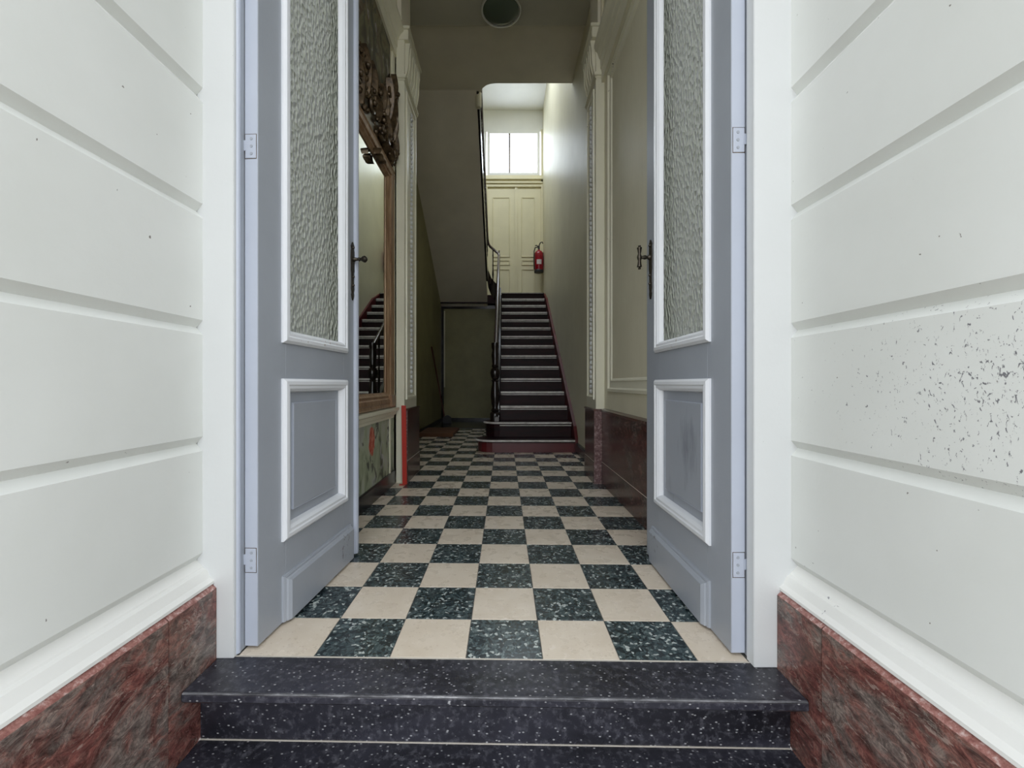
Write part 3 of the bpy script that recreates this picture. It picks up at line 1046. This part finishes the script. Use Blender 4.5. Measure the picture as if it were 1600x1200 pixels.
pf.loft([((y0, y1, z0, z1), 0.0), ((y0 + .003, y1 - .003, z0 + .003, z1 - .003), 0.012), ((y0 + .02, y1 - .02, z0 + .02, z1 - .02), 0.016), ((y0 + .03, y1 - .03, z0 + .03, z1 - .03), 0.004),
         ((y0 + .07, y1 - .07, z0 + .07, z1 - .07), 0.004), ((y0 + .073, y1 - .073, z0 + .073, z1 - .073), 0.010), ((y0 + .082, y1 - .082, z0 + .082, z1 - .082), 0.008), ((y0 + .09, y1 - .09, z0 + .09, z1 - .09), 0.0)], f, 'ring')
pf.build('panel_moulding_right', M['trim_cream'], kind=S, label='cream panel moulding on the wall above the right wainscot', category='moulding')

# ------------------------------------------------------------------ left: skirting, painted dado, dado rail, mirror
MB().prism([(HL, 0), (HL + 0.016, 0), (HL + 0.016, 0.088), (HL + 0.010, 0.095), (HL, 0.095)], 1.21, YP, lambda t, p, q: (p, t, q)).build('baseboard_hall_left', M['black_stone'], kind=S, label='black stone skirting under the painted panel', category='baseboard')
MB().box(HL + 0.0003, HL + 0.004, 1.24, YP - 0.002, 0.096, 0.49).build('painted_dado_panel', M['mural_low'], label='faded pale green painted panel with a red flower, below the dado rail', category='wall painting')
fr_ = MB()
fr_.box(HL, HL + 0.010, 2.93, 2.955, 0.096, 0.49)
fr_.build('trim_7', M['trim_cream'], kind=S, label='narrow cream upright at the right end of the painted panel', category='trim')
MB().prism([(HL, 0.475), (HL + 0.012, 0.475), (HL + 0.014, 0.492), (HL + 0.026, 0.500), (HL + 0.030, 0.520), (HL + 0.050, 0.530), (HL + 0.052, 0.548), (HL, 0.552)], 1.24, 3.03, lambda t, p, q: (p, t, q)).build(
    'dado_rail', M['trim_cream'], kind=S, bevel=0.0015, label='cream dado rail shelf beneath the tall mirror', category='dado rail')
# plain cream upright between mirror and pilaster
MB().prism([(HL, 3.0), (HL + 0.006, 3.0), (HL + 0.012, 3.02), (HL + 0.012, YP), (HL, YP)], 0.56, 3.07, lambda t, p, q: (p, q, t)).build('trim_8', M['trim_cream'], kind=S, label='cream upright between the mirror and the left pilaster', category='trim')
# mirror
mir = empty('tall_mirror', (HL, 2.0, 0.553), 'tall gilt framed mirror with a carved dark crest on the left wall', 'mirror')
my0, my1, mz0, mz1 = 1.27, 2.965, 0.556, 2.14
MB().box(HL, HL + 0.006, my0 + 0.02, my1 - 0.02, mz0 + 0.02, mz1).build('mirror_glass', M['mirror'], mir)


def rail_profile(m, pts, wd, dp, inner):
    pass


# frame uprights and bottom rail with stepped profile
pr = [(0.0, 0.0), (0.028, 0.0), (0.034, 0.012), (0.028, 0.03), (0.034, 0.045), (0.030, 0.075), (0.020, 0.085), (0.024, 0.105), (0.014, 0.12), (0.008, 0.135), (0.0, 0.135)]
for ya, sg in ((my1, -1), (my0, 1)):
    MB().prism([(HL + 0.0005 + d, ya + sg * w_) for d, w_ in pr], mz0, 2.19, lambda t, p, q: (p, q, t)).build('frame_upright', M['gilt'], mir)
MB().prism([(HL + 0.0005 + d, mz0 + w_ * 0.75) for d, w_ in pr], my0, my1, lambda t, p, q: (p, t, q)).build('bottom_rail', M['gilt'], mir)
for ya in (my0 + 0.05, my1 - 0.05):
    MB().box(HL + 0.0005, HL + 0.042, ya - 0.058, ya + 0.058, mz0, mz0 + 0.085).build('corner_block', M['gilt'], mir, bevel=0.006)
MB().prism([(HL + 0.0005 + d * 1.1, 2.195 - w_ * 0.72) for d, w_ in pr], my0, my1, lambda t, p, q: (p, t, q)).build('top_rail', M['gilt'], mir)
# dark backing board behind the crest
bp = [(my1, 2.195), (my1 + 0.01, 2.45), (my1 + 0.0, 2.80), (my1 - 0.06, 2.84), (my1 - 0.16, 2.70), (my1 - 0.30, 2.56), (my0 + 0.30, 2.56), (my0 + 0.16, 2.70), (my0 + 0.06, 2.84), (my0, 2.80), (my0, 2.195)]
MB().prism(bp, HL + 0.0092, HL + 0.016, lambda t, p, q: (t, p, q)).build('crest_backboard', M['carving'], mir)
MB().box(HL + 0.0002, HL + 0.008, 1.30, 2.94, 2.215, 3.065).build('painted_overpanel', M['mural_high'], label='dark olive painted panel between the mirror crest and cornice', category='wall painting')


def scroll(m, c, r, turns, a0, sgn, w0, w1, lean=0.0, n=20, x0=0.03):
    """carved volute lying on the wall plane"""
    pts, rs = [], []
    for i in range(n + 1):
        t = i / n
        a = a0 + sgn * turns * 2 * PI * t
        rr = r * (1 - t) ** 0.8 + 0.006
        pts.append((HL + x0 + 0.018 * t, c[0] + rr * math.cos(a), c[1] + rr * math.sin(a)))
        rs.append(w0 * (1 - t) + w1 * t)
    m.tube(pts, rs, 7)
    m.ball((HL + x0 + 0.024, c[0], c[1]), w1 * 1.9, 8, 6)


def leaf(m, a, b, wd, x0=0.026, bow=0.02):
    """carved acanthus lobe from a to b (y, z)"""
    a, b = Vector(a), Vector(b)
    d = b - a
    nrm = Vector((-d.y, d.x)).normalized()
    vs, fs = [], []
    n = 8
    for i in range(n + 1):
        t = i / n
        cpt = a + d * t + nrm * bow * math.sin(PI * t)
        hw = wd * (math.sin(PI * min(1, t * 0.86 + 0.12)) ** 0.8) * (0.82 + 0.18 * math.cos(t * 22))
        h = 0.018 * math.sin(PI * t) + 0.020 * t
        vs += [(HL + x0 - 0.012, *(cpt - nrm * hw)), (HL + x0 + h + 0.006, *(cpt - nrm * hw * 0.5)), (HL + x0 + h - 0.004, *cpt), (HL + x0 + h + 0.006, *(cpt + nrm * hw * 0.5)), (HL + x0 - 0.012, *(cpt + nrm * hw))]
    for i in range(n):
        for q in range(4):
            fs.append((5 * i + q, 5 * i + q + 1, 5 * i + 6 + q, 5 * i + 5 + q))
    k = 5 * n
    fs.append((0, 1, 2, 3, 4))
    fs.append((k + 4, k + 3, k + 2, k + 1, k))
    fs += [(5 * i, 5 * i + 5, 5 * i + 9, 5 * i + 4) for i in range(n)]
    m.add(vs, fs, True)


for sg, ya in ((-1, my1), (1, my0)):
    Y = lambda u: ya + sg * u
    rnd = random.Random(5)
    for c_, r_, tn, a0, dr, w0, w1 in (((-0.012, 2.33), 0.042, 1.2, 0.5, 1, 0.014, 0.007), ((0.07, 2.26), 0.040, 1.3, 1.8, -1, 0.012, 0.007), ((-0.005, 2.74), 0.05, 1.3, 2.4, 1, 0.017, 0.009),
                                       ((0.10, 2.66), 0.055, 1.2, 0.4, -1, 0.015, 0.009), ((0.22, 2.52), 0.055, 1.3, 3.0, 1, 0.015, 0.009), ((0.16, 2.36), 0.050, 1.3, 5.0, 1, 0.014, 0.009),
                                       ((0.30, 2.30), 0.050, 1.1, 4.0, -1, 0.013, 0.008), ((0.40, 2.47), 0.055, 1.3, 1.0, -1, 0.014, 0.009), ((0.52, 2.33), 0.055, 1.3, 2.0, 1, 0.014, 0.009),
                                       ((0.64, 2.46), 0.055, 1.3, 0.0, -1, 0.014, 0.009), ((0.76, 2.33), 0.055, 1.3, 3.4, 1, 0.014, 0.009)):
        cv = MB()
        scroll(cv, (Y(c_[0]), c_[1]), r_, tn, a0, sg * dr, w0, w1)
        cv.build('carved_scroll', M['carving'], mir)
    for a, b, wd in (((0.02, 2.38), (0.05, 2.60), 0.045), ((0.10, 2.42), (0.02, 2.70), 0.05), ((0.10, 2.50), (0.16, 2.74), 0.045), ((0.20, 2.40), (0.30, 2.58), 0.045), ((0.14, 2.30), (0.24, 2.44), 0.04),
                     ((0.26, 2.44), (0.36, 2.56), 0.04), ((0.34, 2.34), (0.46, 2.42), 0.04), ((0.44, 2.40), (0.56, 2.55), 0.04), ((0.02, 2.24), (0.01, 2.46), 0.035), ((0.56, 2.36), (0.68, 2.55), 0.04),
                     ((0.06, 2.20), (0.18, 2.27), 0.025), ((0.20, 2.22), (0.30, 2.24), 0.022), ((0.36, 2.12), (0.32, 2.085), 0.012), ((0.38, 2.12), (0.38, 2.07), 0.012), ((0.40, 2.12), (0.44, 2.085), 0.012), ((0.66, 2.24), (0.80, 2.42), 0.05), ((0.06, 2.66), (0.04, 2.85), 0.035)):
        lf = MB()
        leaf(lf, (Y(a[0]), a[1]), (Y(b[0]), b[1]), wd * 0.75, bow=0.02 * sg, x0=0.03 if b[1] > 2.2 else 0.034)
        lf.build('acanthus_leaf', M['carving'], mir)
    br = MB()
    for q in range(60):
        u = rnd.uniform(0.0, 0.75)
        z = 2.215 + rnd.uniform(0.0, 0.30 + max(0, 0.3 - u))
        br.ball((HL + 0.035, Y(u), z), rnd.uniform(0.009, 0.018), 7, 5)
    br.build('carved_berries', M['carving'], mir, kind='stuff')

# ------------------------------------------------------------------ red strip leaning on the left pilaster foot
rs_ = MB()
prr = [(-0.7335, 3.040), (-0.7015, 3.040), (-0.7015, 3.046), (-0.710, 3.050), (-0.7335, 3.050)]
rs_.add([(x + dx, y - dy, z) for z, dx, dy in ((0.004, 0.012, 0.035), (0.56, -0.004, 0.0)) for x, y in prr], [(0, 1, 2, 3, 4), (9, 8, 7, 6, 5)] + [(i, (i + 1) % 5, 5 + (i + 1) % 5, 5 + i) for i in range(5)])
ro = rs_.build('red_strip', M['red_plastic'], label='narrow bright red flat strip leaning on the foot of the left pilaster', category='strip')
MB().box(-0.742, -0.694, 2.985, 3.012, 0.0003, 0.006).build('foot_plate', M['red_plastic'], ro, bevel=0.002)

# ------------------------------------------------------------------ entrance door leaves


def ring(m, u0, u1, z0, z1, prof, f, cap='ring'):
    m.loft([((u0 + i, u1 - i, z0 + i, z1 - i), h) for i, h in prof], f, cap)


def door_leaf(idx, hx, hy, fx, fy, s, label):
    L = 0.66
    rz = math.atan2(fy - hy, fx - hx)
    root = empty('door_%d' % idx, (hx, hy, 0.008), label, 'door', kind=S, rz=rz)
    H = 2.62
    T = 0.036
    F = lambda u, z, h: (u, -s * h, z)           # h: height above the visible face
    Fb = lambda u, z, h: (u, s * (T + h), z)     # the other face
    B = MB()

    def bb(u0, u1, z0, z1):
        B.box(u0, u1, 0.0, T, z0, z1, lambda x, y, z: (x, s * y, z))
    gu0, gu1, gz0, gz1 = 0.130, 0.528, 0.850, 2.46
    pu0, pu1, pz0, pz1 = 0.130, 0.528, 0.262, 0.700
    bb(0, gu0, 0, H)
    bb(gu1, L, 0, H)
    bb(gu0, gu1, gz1, H)
    bb(gu0, gu1, pz1, gz0)
    bb(gu0, gu1, 0, pz0)
    B.build('leaf_frame', M['blue_paint'], root, local=True, bevel=0.0012, seg=1)
    # the butt edge facing the street: daylight painted in as a paler blue
    MB().box(-0.0012, 0.0006, 0.001, T - 0.001, 0.002, H - 0.002, lambda x, y, z: (x, s * y, z)).build('hinge_edge', M['frame_paint'], root, local=True, label='pale blue hinge edge')
    # glass
    MB().box(gu0 - 0.004, gu1 + 0.004, T / 2 - 0.003, T / 2 + 0.003, gz0 - 0.004, gz1 + 0.004, lambda x, y, z: (x, s * y, z)).build('glass_pane', M['glass'], root, local=True)
    # bolection mouldings round glass and panel
    prof = [(-0.022, 0.0), (-0.022, 0.006), (-0.014, 0.013), (-0.004, 0.014), (0.000, 0.010), (0.008, 0.010), (0.016, 0.002), (0.020, -0.010), (0.020, -0.014), (0.004, -0.014)]
    for ff, nm in ((F, 'front'), (Fb, 'rear')):
        m_ = MB()
        ring(m_, gu0, gu1, gz0, gz1, prof, ff)
        m_.build('glazing_moulding', M['white_mould'], root, local=True)
        m_ = MB()
        ring(m_, pu0, pu1, pz0, pz1, prof, ff)
        m_.build('panel_moulding', M['white_mould'], root, local=True)
        m_ = MB()
        m_.loft([((pu0 - .004, pu1 + .004, pz0 - .004, pz1 + .004), -0.0135), ((pu0 + .052, pu1 - .052, pz0 + .052, pz1 - .052), -0.0135), ((pu0 + .054, pu1 - .054, pz0 + .054, pz1 - .054), -0.007), ((pu0 + .058, pu1 - .058, pz0 + .058, pz1 - .058), -0.006)], ff)
        m_.build('fielded_panel', M['blue_paint'] if not (idx == 2 and nm == 'front') else M['blue_scuffed'], root, local=True)
        ln = MB()
        ring(ln, pu0 + .0525, pu1 - .0525, pz0 + .0525, pz1 - .0525, [(0, -0.0132), (0, -0.0066), (0.0022, -0.0058), (0.0026, -0.0132)], ff)
        ln.build('panel_bead', M['frame_paint'], root, local=True)
    # kickboard with moulded top and hinge side
    kb = MB()
    ku0, ku1, kz0, kz1 = 0.110, 0.588, 0.002, 0.138
    kb.loft([((ku0, ku1, kz0, kz1), 0.0), ((ku0 + .001, ku1 - .001, kz0, kz1 - .001), 0.006), ((ku0 + .007, ku1 - .004, kz0, kz1 - .006), 0.009), ((ku0 + .009, ku1 - .005, kz0, kz1 - .008), 0.006),
             ((ku0 + .013, ku1 - .006, kz0, kz1 - .012), 0.013), ((ku0 + .024, ku1 - .008, kz0, kz1 - .020), 0.019)], F)
    kb.build('kickboard', M['blue_paint'], root, local=True)
    # meeting stile bead
    mb_ = MB()
    if s > 0:
        mb_.prism([(0.622, 0.0), (0.624, 0.010), (0.632, 0.014), (0.640, 0.014), (0.646, 0.010), (0.652, 0.010), (0.660, 0.004), (0.660, 0.0)], 0.0, H, lambda t, p, q: (p, -s * q, t))
        mb_.build('meeting_bead', M['frame_paint'], root, local=True)
    # hinges: plates let into the edge with screws, plus knuckle
    for hz in (0.232, 1.345, 2.30):
        hg_ = MB().box(-0.0030, 0.0, 0.004, T - 0.002, hz - 0.032, hz + 0.032, lambda x, y, z: (x, s * y, z)).build('hinge', M['frame_paint'], root, bevel=0.0008, seg=1, local=True)
        k_ = MB()
        k_.box(-0.0036, -0.0012, T - 0.006, T + 0.012, hz - 0.012, hz + 0.016, lambda x, y, z: (x, s * y, z))
        k_.build('hinge_knuckle', M['frame_paint'], hg_, local=True)
        MB().box(-0.0019, -0.0010, 0.0028, T - 0.001, hz - 0.0335, hz + 0.0335, lambda x, y, z: (x, s * y, z)).build('hinge_gap_shade', M['carving'], hg_, local=True)  # dark plate painting in the shadow line around the hinge
        sc3 = MB()
        for q in (-0.020, 0.0, 0.020):
            sc3.lathe([(0.0042, 0.0), (0.0038, -0.0012), (0.0, -0.0010)], (-0.0030, s * T * 0.45, hz + q), 10, axis='x')
        sc3.build('screw_heads', M['blue_paint'], hg_, local=True)
    # handle
    hu, hz = 0.606, 1.222
    pl = MB()
    outline = []
    zs_ = [(-0.172, 0.0), (-0.162, 0.006), (-0.150, 0.010), (-0.140, 0.006), (-0.125, 0.012), (-0.100, 0.008), (-0.06, 0.009), (-0.05, 0.013), (-0.03, 0.012), (0.0, 0.014), (0.03, 0.012), (0.038, 0.008), (0.050, 0.013), (0.060, 0.006), (0.068, 0.0)]
    prf = [(hu + w_, hz + z) for z, w_ in zs_] + [(hu - w_, hz + z) for z, w_ in reversed(zs_[1:-1])]
    pl.prism(prf, 0.0, 0.006, lambda t, p, q: (p, -s * t, q))
    for q in (-0.11, -0.075, 0.045):
        pl.ball((hu, -s * 0.006, hz + q), 0.006, 8, 6)
    hd = pl.build('handle_plate', M['iron'], root, local=True)
    ax = MB()
    fy_ = lambda pr_: [(r, -s * h) for r, h in pr_]
    if s > 0:
        ax.lathe(fy_([(0.011, 0.004), (0.011, 0.010), (0.007, 0.014), (0.006, 0.026), (0.009, 0.030), (0.006, 0.034), (0.007, 0.040), (0.013, 0.048), (0.014, 0.055), (0.010, 0.060), (0.006, 0.064), (0.0, 0.066)]), (hu, 0, hz - 0.003), 14, axis='y')
        ax.build('knob', M['iron'], hd, local=True, label='turned bronze pull knob')
    else:
        ax.lathe(fy_([(0.011, 0.004), (0.011, 0.010), (0.006, 0.016), (0.009, 0.026), (0.006, 0.036), (0.006, 0.050)]), (hu, 0, hz - 0.003), 14, axis='y')
        ax.lathe([(0.0, -0.050), (0.005, -0.048), (0.006, -0.044), (0.003, -0.041), (0.010, -0.039), (0.010, -0.036), (0.008, -0.030), (0.006, -0.014), (0.008, -0.008), (0.010, 0.0), (0.008, 0.008), (0.006, 0.014),
                  (0.008, 0.030), (0.010, 0.036), (0.010, 0.039), (0.003, 0.041), (0.006, 0.044), (0.005, 0.048), (0.0, 0.050)], (hu, -s * 0.048, hz - 0.003), 14)
        ax.build('t_handle', M['iron'], hd, local=True, label='turned bronze cross handle')
    return root


# scuffed variant of the door paint for the right-hand lower panel
bsf = NT('grey_blue_door_paint_scuffed', 0.38)
vv = bsf.coord()
cc = bsf.ramp(bsf.noise(vv, 2.3, 5, 0.6), [(0.3, (0.295, 0.32, 0.36)), (0.7, (0.33, 0.355, 0.395))])
dd = bsf.n('ShaderNodeVectorMath', operation='DISTANCE')
bsf.l(bsf.coord((1.5, 1, 0.8)), dd.inputs[0])
dd.inputs[1].default_value = (1.5 * 0.285, 0, 0.8 * 0.50)
ar = bsf.ramp(dd.outputs['Value'], [(0.0, 0.42), (0.13, 0.0)])
ad_ = bsf.n('ShaderNodeMath', operation='ADD')
bsf.l(bsf.noise(bsf.coord((1.4, 1, 0.35)), 14, 5, 0.6), ad_.inputs[0])
bsf.l(ar, ad_.inputs[1])
cc = bsf.mix(bsf.ramp(ad_.outputs[0], [(0.60, 0), (0.95, 0.75)]), cc, (0.11, 0.12, 0.14))
bsf.color(cc)
M['blue_scuffed'] = bsf.m

door_leaf(1, -0.663, 1.1416, -0.624, 1.80, 1, 'left grey-blue entrance door leaf with frosted glass, standing open')
door_leaf(2, 0.595, 1.113, 0.5955, 1.773, -1, 'right grey-blue entrance door leaf with frosted glass and a scuffed lower panel')

# ------------------------------------------------------------------ landing door and fanlight
YD = YB + 0.02
ld = empty('door_3', ((DX0 + DX1) / 2, YD, DZ0), 'cream panelled double door on the landing at the top of the stairs', 'door', kind=S)
f = lambda a, b, h: (a, YD - h, b)
XC = 0.235
for a0, a1 in ((DX0 + 0.02, XC - 0.004), (XC + 0.004, DX1 - 0.02)):
    lf_ = MB()
    lf_.loft([((a0, a1, DZ0, 4.70), -0.03), ((a0, a1, DZ0, 4.70), 0.0)], f)
    lfo = lf_.build('door_leaf', M['landing_door'], ld, bevel=0.003)
    mg = 0.10
    a2, a3 = a0 + mg, a1 - mg - (0.06 if a0 < XC else 0.10) * 0 - 0.02
    for z0_, z1_ in ((2.50, 3.02), (3.10, 3.20), (3.26, 4.46)):
        pm_ = MB()
        i2 = 0.022
        pm_.loft([((a2, a3, z0_, z1_), 0.0), ((a2 + .004, a3 - .004, z0_ + .004, z1_ - .004), 0.016), ((a2 + .016, a3 - .016, z0_ + .016, z1_ - .016), 0.014), ((a2 + i2, a3 - i2, z0_ + i2, z1_ - i2), 0.002), ((a2 + i2 + .03, a3 - i2 - .03, z0_ + i2, z1_ - i2), 0.002)][:4], f)
        pm_.build('raised_panel', M['landing_door'], lfo)
MB().box(XC - 0.028, XC + 0.028, YD - 0.022, YD, DZ0, 4.70).build('meeting_strip', M['landing_door'], ld, bevel=0.006)
dfm = MB()
dfm.box(DX0 - 0.03, DX0 + 0.02, YD - 0.05, YD + 0.02, DZ0, 4.70)
dfm.box(DX1 - 0.02, RR, YD - 0.05, YD + 0.02, DZ0, 5.80)
dfm.build('door_jambs', M['landing_door'], ld)
cor = MB()
for z0_, z1_, d in ((4.66, 4.72, 0.04), (4.72, 4.745, 0.07), (4.745, 4.79, 0.05), (4.79, 4.81, 0.09), (4.81, 4.86, 0.06), (4.86, 4.885, 0.045)):
    cor.box(DX0 - 0.03, RR - 0.001, YD - d, YD + 0.02, z0_, z1_)
cor.build('door_cornice', M['landing_door'], ld)
fl = empty('window_1', (0.2, YD, 4.885), 'bright two-pane fanlight above the landing door', 'window', kind=S)
f = lambda a, b, h: (a, YD - h, b)
wx0, wx1, wz0, wz1 = DX0 + 0.02, DX1 - 0.045, 4.885, 5.77
fr2 = MB()
ring(fr2, wx0, wx1, wz0, wz1, [(0, 0.0), (0, 0.045), (0.05, 0.045), (0.055, 0.0)], f)
fr2.box(DX0 - 0.03, RR - 0.001, YD - 0.03, YD + 0.01, wz1, 5.81)
fr2.build('window_frame', M['upper_white'], fl)
MB().box(0.088, 0.120, YD - 0.040, YD, wz0 + 0.01, wz1 - 0.01).build('mullion', M['carving'], fl)
MB().box(wx0 + 0.04, 0.100, YD - 0.012, YD - 0.006, wz0 + 0.04, wz1 - 0.04).build('pane', M['lit_pane'], fl)
MB().box(0.112, wx1 - 0.04, YD - 0.012, YD - 0.006, wz0 + 0.04, wz1 - 0.04).build('pane', M['lit_pane'], fl)

# ------------------------------------------------------------------ fire extinguisher hung by the landing door
ex = empty('fire_extinguisher', (0.672, 8.27, 2.88), 'red fire extinguisher hanging beside the landing door', 'fire extinguisher')
MB().lathe([(0.0, 0.0), (0.075, 0.004), (0.088, 0.03), (0.088, 0.33), (0.080, 0.37), (0.055, 0.40), (0.025, 0.415), (0.022, 0.43), (0.0, 0.43)], (0.672, 8.27, 2.90), 24).build('cylinder_body', M['ext_red'], ex)
MB().lathe([(0.089, 0.0), (0.090, 0.002), (0.090, 0.045), (0.086, 0.05), (0.0, 0.05)], (0.672, 8.27, 2.885), 24).build('foot_ring', M['black_rubber'], ex)
m = MB()
m.box(0.655, 0.69, 8.25, 8.29, 3.33, 3.40)
m.tube([(0.672, 8.27, 3.37), (0.63, 8.25, 3.41), (0.60, 8.24, 3.40)], 0.010, 8)
m.tube([(0.672, 8.27, 3.40), (0.70, 8.25, 3.46), (0.735, 8.24, 3.47), (0.75, 8.24, 3.44)], 0.011, 8)
m.build('valve_lever', M['black_rubber'], ex)
MB().tube([(0.645, 8.25, 3.37), (0.60, 8.22, 3.36), (0.575, 8.20, 3.28), (0.572, 8.19, 3.1), (0.578, 8.20, 2.93)], 0.011, 8).build('hose', M['black_rubber'], ex)
m = MB()
for a0 in (0,):
    vs, fs = [], []
    for i in range(7):
        an = -PI / 2 - 0.55 + 1.1 * i / 6
        for z in (3.03, 3.12):
            vs.append((0.672 + 0.0892 * math.cos(an), 8.27 + 0.0892 * math.sin(an), z))
    fs = [(2 * i, 2 * i + 1, 2 * i + 3, 2 * i + 2) for i in range(6)]
    m.add(vs, fs)
m.build('instruction_label', M['label_white'], ex)
MB().box(0.66, 0.769, 8.345, 8.375, 3.05, 3.30).build('wall_bracket', M['black_rubber'], ex)

# ------------------------------------------------------------------ ceiling lamp
cl = empty('ceiling_lamp', (-0.03, 3.735, CZ - 0.03), 'unlit round bowl lamp with a pale metal ring on the hall ceiling', 'ceiling lamp')
zc = CZ - 0.03
MB().lathe([(0.11, 0.0), (0.11, -0.05), (0.165, -0.075), (0.165, -0.10), (0.0, -0.10)], (-0.03, 3.735, zc), 32).build('base', M['chrome'], cl)
MB().lathe([(0.163, -0.095), (0.150, -0.108), (0.11, -0.118), (0.06, -0.123), (0.0, -0.125)], (-0.03, 3.735, zc), 32).build('glass_bowl', M['lamp_glass'], cl)
pts = [(-0.03 + 0.170 * math.cos(2 * PI * i / 40), 3.735 + 0.170 * math.sin(2 * PI * i / 40), zc - 0.10) for i in range(41)]
MB().tube(pts, 0.009, 8, caps=False).build('metal_ring', M['chrome'], cl)

# ------------------------------------------------------------------ doormat, broom
mt = MB().box(-1.18, -0.69, 5.72, 6.55, 0.0, 0.045).build('doormat', M['mat_brown'], bevel=0.01, label='brown rectangular mat lying by the dim left wall', category='mat')
bro = empty('broom', (-1.09, 7.74, 0.0), 'broom with a thin red-brown handle leaning in the corner under the landing', 'broom')
MB().tube([(-1.095, 7.74, 0.13), (-1.205, 7.03, 1.33)], 0.013, 8).build('broom_handle', M['broom_wood'], bro)
m = MB()
m.prism([(-0.14, 0.0), (0.14, 0.0), (0.12, 0.11), (0.03, 0.14), (-0.03, 0.14), (-0.12, 0.11)], -0.03, 0.03, lambda t, p, q: (-1.04 + p * 0.55, 7.74 + t, q + 0.003))
m.build('broom_head', M['black_rubber'], bro, bevel=0.006)
